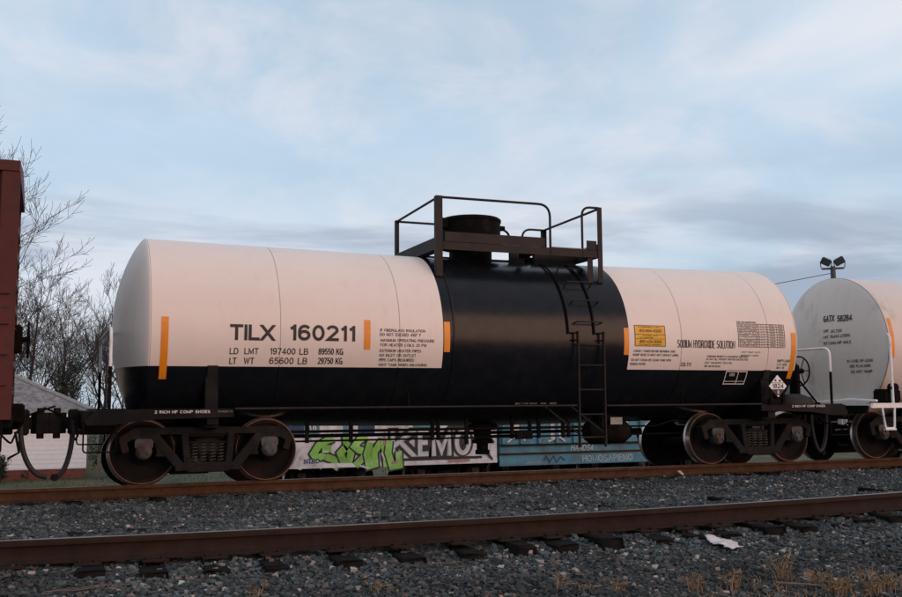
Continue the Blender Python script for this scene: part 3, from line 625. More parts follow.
# sills, saddles, end platforms
for d, xe, xb in ((-1, -1.72, 0.), (1, 11.54, 9.82)):
    mb = MB(); mb.box(min(xe, xb+d*-.9), max(xe, xb-d*.9), -.17, .17, .70, 1.02, bev=.012); mb.build('stub_sill', 'black', ROOT, True, OFF)
    mb = MB()                                                                       # body bolster with saddle
    yy = [-1.25, -.95, -.6, -.3, 0, .3, .6, .95, 1.25]
    up = [(y, zc(xb)-math.sqrt((R0-.02)**2-y*y)) for y in yy]
    mb.prism(up+[(1.25, .80), (.4, .70), (-.4, .70), (-1.25, .80)], xb-.09, xb+.09, plane='yz')
    for s in (-1, 1): mb.box(xb-.08, xb+.08, min(s*1.24, s*1.40), max(s*1.24, s*1.40), .85, 1.07)
    mb.build('body_bolster', 'black', ROOT, False, OFF)
    mb = MB(); n = 16; vs = []                                                    # strap over the saddle
    for i in range(n+1):
        a = rad(-52+30*i/n)
        for rr, xx in ((.012, xb-.075), (.028, xb-.07), (.028, xb+.07), (.012, xb+.075)): vs.append((xx, -(R0+rr)*math.cos(a), zc(xb)+(R0+rr)*math.sin(a)))
    mb.add(vs, [(4*i+k, 4*i+(k+1) % 4, 4*i+4+(k+1) % 4, 4*i+4+k) for i in range(n) for k in range(4)]+[(0, 1, 2, 3), (4*n, 4*n+3, 4*n+2, 4*n+1)])
    mb.build('saddle_strap', 'platform', ROOT, False, OFF)
    mb = MB(); mb.box(min(xe, xe-d*.10), max(xe, xe-d*.10), -1.40, 1.40, .86, 1.055, bev=.01); mb.build('end_sill', 'black', ROOT, True, OFF)
    mb = MB(); mb.box(min(xe-d*.11, xe-d*.62), max(xe-d*.11, xe-d*.62), -1.39, 1.39, 1.030, 1.052); mb.build('end_walkway', 'blackmat', ROOT, False, OFF)
    for s in (-1, 1):
        xi = xb-d*.28; p = [(xe+d*-.02, .92), (xe-d*.16, 1.072), (xi, 1.072), (xi, .955), (xe-d*.9, .93), (xe-d*.35, .86), (xe-d*.05, .86)]
        mb = MB(); mb.prism(p, s*1.41, s*1.47); mb.build('side_sill', 'black', ROOT, False, OFF)
    # sill step
    xs_ = xe-d*.22
    for s in (-1, 1):
        mb = MB(); mb.tube(fillet([(xs_+.21, s*1.44, .88), (xs_+.21, s*1.46, .50), (xs_-.21, s*1.46, .50), (xs_-.21, s*1.44, .88)], .05), .013, 6); mb.build('sill_step', 'blackmat', ROOT, True, OFF)
    # end railing: white top, black legs
    xr = xe-d*.33
    mb = MB(); zt = 2.19 if d < 0 else 2.10
    mb.tube(fillet([(xr, -1.40, 1.66), (xr, -1.40, zt), (xr, 1.40, zt), (xr, 1.40, 1.66)], .16), .023, 10); mb.build('end_railing', 'pipewhite', ROOT, True, OFF)
    if d < 0:
        mb = MB(); mb.tube([(xr, -1.40, 1.66), (xr-.05, -1.40, 2.0)], .02, 8)
    for s in (-1, 1):
        mb = MB(); mb.tube([(xr, s*1.40, 1.03), (xr, s*1.40, 1.66)], .0245, 10); mb.build('railing_leg', 'blackmat', ROOT, True, OFF)
    coupler(ROOT, xe+d*.06, d, OFF)
    mb = MB(); xq = xe+d*.03                                               # cut lever
    mb.tube(fillet([(xq, -1.45, .80), (xq+d*.05, -1.30, .66), (xq+d*.06, -.75, .70), (xq+d*.2, -.25, .98), (xq+d*.46, -.11, 1.10)], .08), .014, 6); mb.build('cut_lever', 'blackmat', ROOT, True, OFF)
    mb = MB(); xh = xe+d*.10; n = 14                                        # air hose
    hp = [(xh+d*.22*(i/n)**1.7, -.38-.02*i/n, .74-.62*math.sin(i/n*math.pi/2)**1.0) for i in range(n+1)]
    mb.tube([(xh, -.38, .92)]+hp, .036, 8); mb.build('air_hose', 'rubber', ROOT, True, OFF)
    mb = MB(); e = hp[-1]; mb.box(e[0]-.05, e[0]+.05, e[1]-.05, e[1]+.05, e[2]-.05, e[2]+.045, bev=.015); mb.build('gladhand', 'frame', ROOT, True, OFF)
    add_truck(ROOT, xb)
mb = MB()
text_into(mb, '2 INCH HF COMP SHOES', -.80, -.05, 1.012, 1.052, flat(-1.4755), .03)
tag(mb.build('brake_shoe_text', 'wtext', ROOT, off=OFF), kind='stuff')
mb = MB(); text_into(mb, 'WABCO', .06, .26, 1.02, 1.045, flat(-1.4755), .01); tag(mb.build('brake_shoe_text', 'signgrey', ROOT, off=OFF), kind='stuff')
mb = MB(); text_into(mb, '2 INCH HF COMP SHOES', 10.22, 10.98, 1.012, 1.052, flat(-1.4755), .03); tag(mb.build('brake_shoe_text', 'wtext', ROOT, off=OFF), kind='stuff')
# running pipe along the side, its brackets
for x0, x1 in ((.29, 5.80), (6.36, 9.53)):
    mb = MB(); mb.tube([(x0, -1.50, 1.068), (x1, -1.50, 1.075)], .0165, 8); mb.build('side_handrail', 'platform', ROOT, True, OFF)
for x in (1.2, 2.6, 4.0, 5.3, 7.3, 8.8):
    mb = MB(); a = Vector(T1(x, .98)); mb.tube([(x, -1.49, 1.055), (x, -1.38, .98), tuple(a)], .011, 6); mb.build('handrail_bracket', 'blackmat', ROOT, True, OFF)
# placard
mb = MB(); pc = Vector((9.86, -1.52, 1.39)); h = .195
mb.box(9.70, 9.75, -1.53, -1.50, 1.07, 1.50); mb.box(9.97, 10.02, -1.53, -1.50, 1.07, 1.45); mb.prism([(9.70, 1.07), (10.02, 1.07), (10.02, 1.17), (9.70, 1.17)], -1.50, -1.44)
pl = mb.build('placard_holder', 'blackmat', ROOT, False, OFF)
mb = MB(); mb.prism([(pc.x-h, pc.z), (pc.x, pc.z-h), (pc.x+h, pc.z), (pc.x, pc.z+h)], -1.545, -1.531); p0 = mb.build('placard_plate', 'white', pl, False, OFF)
mb = MB(); fy = flat(-1.5475)
mb.add([fy(pc.x-h*.94, pc.z-.008), fy(pc.x, pc.z-h*.94), fy(pc.x+h*.94, pc.z-.008)], []) if False else None
rp = lambda x0, x1, z0, z1: rect_into(mb, pc.x+x0, pc.x+x1, pc.z+z0, pc.z+z1, fy, 1)
mb.add([fy(pc.x+a, pc.z+b) for a, b in ((-.145, -.055), (.145, -.055), (.035, -.165), (-.035, -.165))], [(0, 1, 2, 3)])
rp(-.135, .135, .052, .062); rp(-.07, -.03, .085, .12); rp(.02, .07, .08, .11)
text_into(mb, '1824', pc.x-.125, pc.x+.125, pc.z-.038, pc.z+.042, fy, .03); tag(mb.build('placard_print', 'text', pl, False, OFF), kind='stuff')
mb = MB(); text_into(mb, '8', pc.x-.022, pc.x+.022, pc.z-.14, pc.z-.075, flat(-1.5495), .03); mb.build('placard_print', 'wtext', pl, False, OFF)
# brake wheel and its stand at the right end
mb = MB(); bc_ = Vector((11.32, -.46, 1.70)); rw = .28
mb.tube([(bc_.x, bc_.y+rw*math.cos(2*math.pi*i/28), bc_.z+rw*math.sin(2*math.pi*i/28)) for i in range(28)], .016, 6, closed=True)
for k in range(6):
    a = 2*math.pi*k/6; mb.tube([(bc_.x+.03, bc_.y, bc_.z), (bc_.x, bc_.y+rw*math.cos(a), bc_.z+rw*math.sin(a))], .011, 6)
mb.lathe([(0, -.05), (.05, -.05), (.05, .08), (0, .08)], 'x', bc_, 14); bw = mb.build('brake_wheel', 'blackmat', ROOT, True, OFF)
mb = MB(); mb.box(11.14, 11.26, -.56, -.36, 1.045, 1.82, bev=.02); mb.tube([(11.2, -.46, 1.70), (11.32, -.46, 1.70)], .03, 8); mb.tube([(11.2, -.6, 1.5), (11.3, -.95, 1.06)], .02, 6); mb.build('brake_stand', 'blackmat', ROOT, True, OFF)
mb = MB(); mb.lathe([(.02, .0), (.30, .0), (.30, .05), (.26, .13), (.12, .19), (.0, .20)], 'z', (10.55, -1.15, 1.056), 20); mb.v = [(10.55+(x-10.55)*1.3, y, z) for x, y, z in mb.v]; mb.build('hand_brake_housing', 'platform', ROOT, True, OFF)

# ladder
xl, xr_ = 5.84, 6.325
lad = MB(); lad.box(xl-.012, xl+.012, -1.53, -1.47, .40, 2.29, bev=.004); L1 = lad.build('ladder', 'platform', ROOT, False, OFF)
mb = MB(); mb.box(xr_-.012, xr_+.012, -1.53, -1.47, .40, 2.29, bev=.004); o = mb.build('stile', 'platform', L1, False, OFF)
for z in (.56, .93, 1.33, 1.73, 2.07):
    mb = MB(); mb.tube([(xl+.012, -1.50, z), (xr_-.012, -1.50, z)], .0125, 8); mb.build('rung', 'platform', L1, True, OFF)
for a_ in (10.5, 25, 40, 55):
    a = rad(a_); rr = R0+.10; y, z = -rr*math.cos(a), zc(6.1)+rr*math.sin(a)
    y2, z2 = -(R0-.0)*math.cos(a), zc(6.1)+(R0)*math.sin(a)
    mb = MB(); mb.tube(fillet([(xl, y2, z2), (xl, y, z), (xr_, y, z), (xr_, y2, z2)], .03, 3), .0125, 8); mb.build('rung', 'platform', L1, True, OFF)
for xs_ in (5.70, 6.19):
    mb = MB(); n = 20; pp = []
    for i in range(n+1):
        a = rad(3+68*i/n); pp.append((xs_, -(R0+.022)*math.cos(a), zc(6)+(R0+.022)*math.sin(a)))
    mb.tube(pp, .016, 8); mb.build('curved_strap', 'blackmat', L1, True, OFF)
for xs_ in (5.77, 6.25):
    for z in (2.14, 2.26):
        mb = MB(); mb.tube([(xs_-.05, -R0+.02, z), (xs_+.07, -1.49, z)], .014, 6); mb.build('stand_off', 'blackmat', L1, True, OFF)
for xa in (5.84, 6.325):
    mb = MB(); mb.tube([(xa-.42, -1.06, 1.08), (xa-.012, -1.49, .62)], .016, 6); mb.build('ladder_brace', 'platform', L1, True, OFF)

# top platform
PF = MB(); PF.box(3.57, 6.60, -1.00, -.55, 3.715, 3.735); PLT = PF.build('walk_platform', 'platform', ROOT, False, OFF)
mb = MB(); mb.box(3.57, 6.60, .58, 1.00, 3.715, 3.735); mb.build('walkway', 'platform', PLT, False, OFF)
for nm, bx_ in (('toe_board', (3.70, 5.52, -1.02, -1.003, 3.735, 3.895)), ('toe_board', (6.33, 6.52, -1.02, -1.003, 3.735, 3.895)), ('toe_board', (3.55, 3.567, -.95, .96, 3.60, 3.80)), ('toe_board', (6.603, 6.62, -.95, .96, 3.62, 3.86)),
                ('edge_angle', (3.66, 6.54, -1.032, -1.022, 3.60, 3.725)), ('edge_angle', (3.70, 6.5, .92, 1.00, 3.655, 3.713)),
                ('cross_beam', (3.60, 3.68, -.97, .97, 3.585, 3.713)), ('cross_beam', (6.50, 6.58, -.97, .97, 3.60, 3.713)), ('cross_beam', (5.28, 5.36, -.97, -.50, 3.60, 3.713)), ('bearer', (5.2, 5.47, -.34, -.26, 3.52, 3.76)), ('bearer', (5.66, 6.49, -.34, -.26, 3.52, 3.73))):
    mb = MB(); mb.box(*bx_); mb.build(nm, 'platform', PLT, False, OFF)
def tank_y(x, y): return zc(x)+math.sqrt(R0*R0-y*y)
for x, y, zt, w in ((3.59, -1.0, 4.475, .115), (3.59, 1.0, 4.42, .085), (6.575, -1.0, 4.485, .09), (6.56, 1.0, 4.43, .085)):
    mb = MB(); zb_ = tank_y(x, abs(y))-.02; s = -1 if y < 0 else 1; e = 1 if x < 5 else -1
    mb.box(min(x-e*w/2, x+e*w/2), max(x-e*w/2, x+e*w/2), min(y, y+s*.014)+s*.034, max(y, y+s*.014)+s*.034, zb_, zt)
    xa = x-e*w/2; mb.box(min(xa, xa+e*.014), max(xa, xa+e*.014), y-.04, y+.033 if s > 0 else y+.04, zb_, zt-.002)
    mb.build('corner_post', 'platform', PLT, False, OFF)
for x in (6.40,):
    mb = MB(); mb.box(x-.05, x+.05, -1.0, -.985, tank_y(x, .99)-.01, 3.70); mb.build('support_leg', 'platform', PLT, False, OFF)
    mb = MB(); mb.box(x-.05, x+.05, .97, .985, tank_y(x, .99)-.01, 3.70); mb.build('support_leg', 'platform', PLT, False, OFF)
def pipe(pts, r=.021, rf=.16): mb = MB(); mb.tube(fillet(pts, rf, 7), r, 10); return mb.build('railing', 'platform', PLT, True, OFF)
pipe([(3.58, -1.02, 4.455), (5.62, -1.02, 4.468), (5.62, -1.02, 3.62)], rf=.22)
pipe([(3.58, -1.0, 4.452), (3.58, 1.0, 4.40)], rf=.01)
pipe([(3.6, 1.01, 4.40), (4.62, 1.01, 4.40), (4.62, 1.01, 3.72)])
pipe([(6.10, 1.01, 3.72), (6.10, 1.01, 4.42), (6.55, 1.01, 4.42)], rf=.2)
pipe([(6.57, 1.0, 4.42), (6.57, -1.0, 4.46)], rf=.01)
pipe([(6.24, -1.02, 3.60), (6.24, -1.02, 4.475), (6.58, -1.02, 4.475)], rf=.2)
mb = MB(); mb.box(5.62, 6.30, -1.035, -1.0, 3.735, 3.75); mb.build('gate_sill', 'signgrey', PLT, False, OFF)
# manway bonnet
mb = MB(); cx = 4.60; mb.lathe([(.36, 3.45), (.36, 3.80), (.545, 3.805), (.545, 3.84), (.515, 3.845), (.515, 4.255), (.53, 4.26), (.53, 4.30), (.50, 4.325), (.25, 4.345), (0, 4.35)], 'z', (cx, 0, 0), 40)
bon = mb.build('manway_bonnet', 'blackmat', ROOT, True, OFF)
mb = MB(); mb.box(cx+.50, cx+.62, -.10, .06, 4.16, 4.23, bev=.01); mb.tube(fillet([(cx+.52, -.05, 4.20), (cx+.70, -.08, 4.12), (cx+.72, -.08, 3.78)], .1), .02, 6); mb.build('hinge_latch', 'blackmat', bon, True, OFF)
mb = MB(); mb.box(cx-.66, cx-.50, -.2, -.02, 4.12, 4.29, bev=.01); mb.build('hinge_latch', 'blackmat', bon, True, OFF)
for x, y in ((5.5, .2), (5.62, -.15)):
    mb = MB(); mb.lathe([(.09, 3.5), (.09, 3.62), (.12, 3.63), (.12, 3.67), (.05, 3.68), (.05, 3.80), (0, 3.82)], 'z', (x, y, 0), 16); mb.build('top_valve', 'blackmat', ROOT, True, OFF)

# underbody piping, outlet, reservoirs
def up(name, pts, r=.018, m='blackmat', n=8): mb = MB(); mb.tube(pts, r, n); return mb.build(name, m, ROOT, True, OFF)
up('brake_pipe', [(1.0, -.62, .705), (6.4, -.62, .705)], .022); up('brake_rod', [(.9, -.55, .555), (9.0, -.55, .56)], .015)
up('heater_pipe', [(1.6, .5, .60), (8.2, .5, .60)], .03)
for x in (1.55, 2.25, 3.62, 3.72, 4.22, 5.05, 5.38, 5.55, 6.02, 6.12):
    mb = MB(); mb.box(x-.028, x+.028, -.64, -.60, .53 if x != 4.22 else .45, .86); mb.build('pipe_hanger', 'blackmat', ROOT, False, OFF)
mb = MB(); mb.lathe([(.26, .80), (.26, .70), (.16, .68), (.14, .52), (.18, .50), (.18, .44), (.10, .43), (.10, .33), (.125, .32), (.125, .25), (0, .25)], 'z', (4.78, 0, 0), 20); mb.box(4.55, 5.0, -.07, .07, .66, .72); mb.build('bottom_outlet', 'blackmat', ROOT, True, OFF)
mb = MB(); mb.tube([(4.9, -.05, .56), (5.1, -.9, .60)], .018, 6); mb.box(4.98, 5.28, -.93, -.86, .53, .66); mb.build('outlet_lever', 'blackmat', ROOT, True, OFF)
mb = MB(); mb.lathe([(0, 6.40), (.16, 6.42), (.21, 6.50), (.21, 7.12), (.16, 7.20), (0, 7.22)], 'x', (0, -.72, .62), 22); mb.build('air_reservoir', 'blackmat', ROOT, True, OFF)
mb = MB(); mb.box(6.55, 6.95, -.95, -.62, .66, .90, bev=.03); mb.build('control_valve', 'blackmat', ROOT, True, OFF)
mb = MB(); mb.box(6.72, 6.95, -1.02, -1.005, .748, .868); mb.build('data_plate', 'signgrey', ROOT, False, OFF)
mb = MB(); mb.box(6.80, 6.84, -1.0, -.9, .74, .86); mb.build('plate_bracket', 'blackmat', ROOT, False, OFF)
mb = MB(); mb.lathe([(0, 7.60), (.12, 7.60), (.12, 7.95), (.06, 7.97), (.06, 8.2), (0, 8.2)], 'x', (0, .35, .58), 18); mb.build('brake_cylinder', 'blackmat', ROOT, True, OFF)
up('branch_pipe', [(6.4, -.62, .705), (7.9, -.62, .70), (8.2, -.60, .78), (8.6, -.6, .78)], .016)

# ------------------------------------------------------------------ right tank car
X2 = 12.66; R2 = 1.415; Z2 = 2.20; H2 = .24
RT = empty('tank_car', (20.0, 0, 0)); tag(RT, 'weathered white tank car with stained grey end, cut off at right edge', 'tank car'); OF2 = (20., 0, 0)
M['jacket2'] = paint_tank('weathered_tank_paint', 900, 901, -50, .6)
def cyl2(x0, x1):
    mb = MB(); mb.lathe([(R2-.006, x0), (R2, x0+.005), (R2, x1-.005), (R2-.006, x1)], 'x', (0, 0, Z2), 128); return mb
for a, b in zip((X2, 15.4, 18.1, 21.0, 24.0), (15.4, 18.1, 21.0, 24.0, 27.0)): cyl2(a+.004, b-.004).build('jacket_panel', 'jacket2', RT, True, OF2)
mb = MB(); mb.lathe([(R2-.012, X2+.02), (R2-.012, 26.98)], 'x', (0, 0, Z2), 64); mb.build('inner_tank', 'black', RT, True, OF2)
head(X2, -1, R2, Z2, H2).build('head_jacket', 'jacket2', RT, True, OF2)
head(27.0, 1, R2, Z2, H2).build('head_jacket', 'jacket2', RT, True, OF2)
def onH(u, z):   # u runs left to right as seen from the photograph = towards the near side
    t2 = min(.98, (u*u+(z-Z2)**2)/(R2*R2)); return (X2-.012-H2*(1-t2)**.82-.008, -u, z)
def hl(lines, name):
    mb = MB()
    for s, u0, u1, z0, z1, b in lines:
        text_into(mb, s, u0, u1, z0, z1, onH, b, cut=.04, nudge=(-1, 0, 0))
    # cut across too, so that letters follow the bulge
    return tag(mb.build(name, 'text', RT, off=OF2), kind='stuff')
big_letters('letter', 'GATX', -.03, .27, 2.715, 2.845, .015, onH, 'text', RT, OF2, (-1, 0, 0))
big_letters('digit', '58284', .34, .70, 2.695, 2.825, .015, onH, 'text', RT, OF2, (-1, 0, 0))
hl([('CAPY', -.02, .12, 2.50, 2.56, .02), ('20,720', .18, .46, 2.485, 2.545, .02), ('LMT 78,434 LITERS', -.02, .66, 2.38, 2.44, .02), ('WT LONG IMP GALS', -.02, .68, 2.25, 2.31, .02)], 'capacity_text')
hl([('IN CASE OF LEAK', .56, 1.12, 1.87, 1.925, .02), ('SEE PLACARD', .60, 1.06, 1.77, 1.825, .02), ('DO NOT HUMP', .62, 1.08, 1.66, 1.715, .02)], 'handling_text')
mb = MB()
f2 = lambda x, z: (x, -math.sqrt((R2+.004)**2-(z-Z2)**2), z)
rect_into(mb, 12.715, 12.80, 1.93, 2.70, f2, .04); mb.build('reflective_stripe', 'orange', RT, off=OF2)
mb = MB(); mb.lathe([(R2-.03, X2-.014), (R2+.006, X2-.012), (R2+.008, X2+.012), (R2-.002, X2+.016)], 'x', (0, 0, Z2), 128); mb.build('head_flange', 'signgrey', RT, True, OF2)
mb = MB(); mb.box(12.02, 15.0, -.17, .17, .72, 1.0, bev=.01); mb.build('stub_sill', 'blackmat', RT, True, OF2)
mb = MB(); mb.box(12.00, 12.10, -1.40, 1.40, .88, 1.03, bev=.01); mb.build('end_sill', 'blackmat', RT, True, OF2)
mb = MB(); mb.box(12.105, 12.72, -1.46, 1.40, 1.02, 1.055); mb.build('end_walkway', 'pipewhite', RT, False, OF2)
mb = MB(); mb.box(12.05, 14.2, -1.50, -1.47, .985, 1.075); mb.build('side_sill', 'pipewhite', RT, False, OF2)
mb = MB(); mb.box(12.05, 14.2, 1.42, 1.47, .93, 1.075); mb.build('side_sill', 'pipewhite', RT, False, OF2)
mb = MB(); mb.tube(fillet([(12.66, -1.44, 1.06), (12.66, -1.44, 2.42), (12.62, 1.40, 2.36), (12.62, 1.40, 1.06)], .16), .027, 10); mb.build('end_railing', 'pipewhite', RT, True, OF2)
mb = MB(); mb.tube([(12.3, -1.40, 1.12), (12.35, -.7, 1.15), (12.1, .2, 1.08), (12.1, .9, 1.09)], .022, 8); mb.build('handrail_pipe', 'pipewhite', RT, True, OF2)
mb = MB(); mb.tube(fillet([(12.33, -1.485, 1.0), (12.38, -1.50, .60), (12.60, -1.50, .60), (12.64, -1.485, 1.0)], .05), .022, 8); mb.box(12.36, 12.62, -1.53, -1.47, .57, .60); mb.build('sill_step', 'pipewhite', RT, True, OF2)
for y in (.55, .85):
    mb = MB(); mb.box(12.10, 12.14, y-.03, y+.03, 1.056, 2.0); mb.build('head_ladder_stile', 'signgrey', RT, False, OF2)
for z in (1.25, 1.6, 1.95):
    mb = MB(); mb.tube([(12.12, .52, z), (12.12, .88, z)], .012, 6); mb.build('head_ladder_rung', 'signgrey', RT, True, OF2)
mb = MB(); mb.box(12.5, 12.95, -1.38, -1.1, 1.075, 1.34, bev=.03); mb.lathe([(0, -.06), (.09, -.06), (.09, .06), (0, .06)], 'y', (12.72, -1.40, 1.36), 14); mb.build('brake_valve', 'blackmat', RT, True, OF2)
for xb in (13.71, 26.0):
    mb = MB(); yy = [-1.2, -.9, -.6, -.3, 0, .3, .6, .9, 1.2]
    mb.prism([(y, Z2-math.sqrt((R2-.02)**2-y*y)) for y in yy]+[(1.2, .8), (.4, .70), (-.4, .70), (-1.2, .8)], xb-.09, xb+.09, plane='yz'); mb.build('body_bolster', 'blackmat', RT, False, OF2)
    add_truck(RT, xb)
coupler(RT, 12.02, -1, OF2)
mb = MB(); n = 14; hp = [(12.0-.22*(i/n)**1.7, -.40, .74-.60*math.sin(i/n*math.pi/2)) for i in range(n+1)]; mb.tube([(12.0, -.40, .92)]+hp, .036, 8); mb.build('air_hose', 'rubber', RT, True, OF2)
mb = MB()
for pz in ((11.93, -.95), (11.93, -.82)): mb.box(pz[0], pz[0]+.03, pz[1]-.05, pz[1]+.05, .66, .77)
mb.build('reflector_tag', 'white', RT, False, OF2)
mb = MB(); mb.prism([(.18, 0), (0, .2), (-.18, 0), (0, -.2)], 0, .012, plane='yz'); o = mb.build('placard_holder', 'signgrey', RT); o.location = (12.04-20, .60, 1.32)

# ------------------------------------------------------------------ red boxcar at the left edge
BX1 = -2.66; BX0 = -18.2
RB = empty('boxcar', (-10.4, 0, 0)); tag(RB, 'oxide red boxcar cut off at the left edge', 'boxcar'); OB = (-10.4, 0, 0)
mb = MB(); mb.box(BX0, BX1-.03, -1.46, 1.46, 1.0, 4.34); mb.build('body', 'red', RB, False, OB)
mb = MB()
prof = [(-1.55, 4.24), (-1.55, 4.38), (0, 4.57), (1.55, 4.38), (1.55, 4.24)]
mb.prism(prof, BX0-.05, BX1+.05, plane='yz'); mb.build('roof', 'red', RB, False, OB)
mb = MB(); mb.prism([(-1.40, 4.415), (0, 4.61), (1.40, 4.415), (0, 4.53)], BX0, BX1-.02, plane='yz'); mb.build('roof_cap', 'redroof', RB, False, OB)
for s in (-1, 1):
    mb = MB(); mb.box(BX1-.17, BX1+(.06 if s < 0 else 0), min(s*1.46, s*1.53), max(s*1.46, s*1.53), .95, 4.24, bev=.008); mb.build('corner_post', 'red', RB, True, OB)
    mb = MB(); mb.box(BX0, BX1-.18, min(s*1.455, s*1.52), max(s*1.455, s*1.52), .92, 1.12, bev=.008); mb.build('side_sill', 'red', RB, True, OB)
    x = BX1-.30
    while x > BX0+.3:
        mb = MB(); mb.box(x-.07, x, min(s*1.455, s*1.505), max(s*1.455, s*1.505), 1.13, 4.238, bev=.006); mb.build('side_rib', 'red', RB, True, OB); x -= .46
for z in (1.35, 1.75, 2.15, 2.55, 2.95, 3.35, 3.75):
    mb = MB(); mb.box(BX1-.03, BX1+.012, -1.40, 1.40, z-.06, z+.06, bev=.012); mb.build('end_rib', 'red', RB, True, OB)
for z in (1.40, 1.80, 2.20, 2.60):
    mb = MB(); mb.tube(fillet([(BX1-.46, -1.505, z), (BX1-.46, -1.56, z), (BX1-.02, -1.56, z), (BX1-.02, -1.52, z)], .03, 3), .011, 6); mb.build('grab_iron', 'red', RB, True, OB)
for z in (1.35, 1.75, 2.15, 2.55):
    mb = MB(); mb.tube(fillet([(BX1, -1.38, z), (BX1+.06, -1.38, z), (BX1+.06, -.9, z), (BX1, -.9, z)], .03, 3), .011, 6); mb.build('grab_iron', 'red', RB, True, OB)
for z in (1.76, 2.41):
    mb = MB(); mb.box(BX1-.176, BX1+.004, -1.536, -1.528, z, z+.02); mb.build('post_strap', 'redroof', RB, False, OB)
mb = MB(); cz = 2.10; cy = .2
mb.tube([(BX1+.20, cy+.26*math.cos(2*math.pi*i/24), cz+.26*math.sin(2*math.pi*i/24)) for i in range(24)], .016, 6, closed=True)
for k in range(5): a = 2*math.pi*k/5+.3; mb.tube([(BX1+.22, cy, cz), (BX1+.20, cy+.26*math.cos(a), cz+.26*math.sin(a))], .011, 6)
mb.tube([(BX1, cy, cz), (BX1+.22, cy, cz)], .04, 8); mb.build('brake_wheel', 'blackmat', RB, True, OB)
mb = MB(); mb.box(BX1-.02, BX1+.12, -.05, .4, 1.9, 2.3, bev=.02); mb.build('brake_housing', 'blackmat', RB, True, OB)
mb = MB(); mb.box(BX1-3.2, BX1+.04, -.19, .19, .72, 1.02, bev=.012); mb.build('stub_sill', 'blackmat', RB, True, OB)
mb = MB(); mb.box(BX1-.12, BX1+.06, -1.40, 1.40, .84, 1.0, bev=.01); mb.build('end_sill', 'blackmat', RB, True, OB)
mb = MB(); mb.box(BX1+.02, BX1+.20, -.60, -.30, .90, 1.16, bev=.02); mb.build('cushion_housing', 'blackmat', RB, True, OB)
mb = MB(); mb.tube(fillet([(BX1-.46, -1.50, .95), (BX1-.46, -1.52, .52), (BX1-.05, -1.52, .52), (BX1-.05, -1.50, .95)], .05), .014, 6); mb.build('sill_step', 'blackmat', RB, True, OB)
coupler(RB, BX1+.16, 1, OB)
mb = MB(); n = 14; hp = [(BX1+.16+.36*(i/n)**1.7, -.42, .76-.63*math.sin(i/n*math.pi/2)) for i in range(n+1)]; mb.tube([(BX1+.16, -.42, .92)]+hp, .036, 8); mb.build('air_hose', 'rubber', RB, True, OB)
mb = MB(); mb.tube(fillet([(BX1-.1, -1.38, .80), (BX1+.06, -1.2, .62), (BX1+.10, -.8, .74), (BX1+.25, -.3, 1.0), (BX1+.60, -.12, 1.12)], .1), .014, 6); mb.tube([(BX1+.1, -.9, .78), (BX1+.16, -.92, .50), (BX1+.02, -.93, .42)], .02, 6); mb.build('cut_lever', 'blackmat', RB, True, OB)
for xb in (-5.0, -15.8): add_truck(RB, xb)

# ------------------------------------------------------------------ freight cars on the low track behind
YB = 12.0; YC = 13.45; ZR = -1.56                                  # near face of the car sides, track centre
def spray(name, lines, w, y, mt, root, off, conv=lambda p: p, kind=None):
    mb = MB()
    for k, l_ in enumerate(lines):
        vs, fs = ribbon([conv(p) for p in l_], w); mb.add([(a.x, y-.0007*k, a.y) for a in vs], fs)
    o = mb.build(name, mt, root, False, off); return tag(o, kind='stuff') if kind else o
WC = empty('graffiti_boxcar', (8.0, YC, ZR)); tag(WC, 'dull white boxcar with green and grey graffiti behind the tank car', 'boxcar'); OW = (8., YC, ZR)
CX0, CX1, CZ0 = 3.2, 10.62, -.70
mb = MB(); mb.box(CX0, CX1, YB, YC+1.45, CZ0+.1, 2.3); mb.build('body', 'whitecar', WC, False, OW)
mb = MB(); mb.prism([(YB-.06, 2.3), (YC, 2.55), (YC+1.5, 2.3)], CX0-.04, CX1+.04, plane='yz'); mb.build('roof', 'whitecar', WC, False, OW)
mb = MB(); mb.box(CX0, CX1, YB-.035, YB-.002, CZ0, CZ0+.13, bev=.006); mb.build('side_sill', 'whitecar', WC, True, OW)
for x in np.arange(CX0+.05, CX1-.05, 1.02):
    mb = MB(); mb.box(x, x+.02, YB-.012, YB-.001, CZ0+.14, 2.28); mb.build('panel_seam', 'ggrey', WC, False, OW)
gy = YB-.02
def zg(p): px, py = 290+p[0]/8.2, 420+p[1]/8.2; return (4.215+(px-290)*.02958, .289-(py-432)*.0285)
for a, b, m_, in ((3.9, 4.6, 'gblue'), (4.6, 5.05, 'bluecar'), (5.75, 6.05, 'bluecar'), (6.2, 6.7, 'gblue'), (7.9, 8.7, 'bluecar'), (9.0, 9.7, 'gblack')):
    mb = MB(); rect_into(mb, a, b, .26 if m_ != 'gblack' else .33, .66, flat(gy-.001), 2); mb.build('painted_panel', m_, WC, False, OW)
GREEN = [[(350, 140), (300, 155), (225, 200), (185, 265), (205, 300), (275, 280)], [(255, 222), (330, 228)], [(285, 292), (340, 312), (378, 350), (350, 392)],
  [(445, 112), (455, 200), (492, 260), (475, 328), (432, 345), (402, 265), (450, 212)], [(620, 128), (560, 160), (520, 212), (560, 244), (612, 256), (598, 300), (525, 372)],
  [(652, 180), (622, 280), (640, 375), (690, 362), (682, 262), (735, 190), (765, 195), (782, 292), (790, 388)], [(812, 170), (800, 270), (835, 385), (898, 375), (890, 262)]]
for k, gl in enumerate([GREEN[0:3], GREEN[3:4], GREEN[4:5], GREEN[5:6], GREEN[6:7]]):
    spray('graffiti_outline', gl, .29, gy-.004-.0055*k, 'gblack', WC, OW, zg)
    spray('graffiti_fill', gl, .20, gy-.0065-.0055*k, 'green', WC, OW, zg)
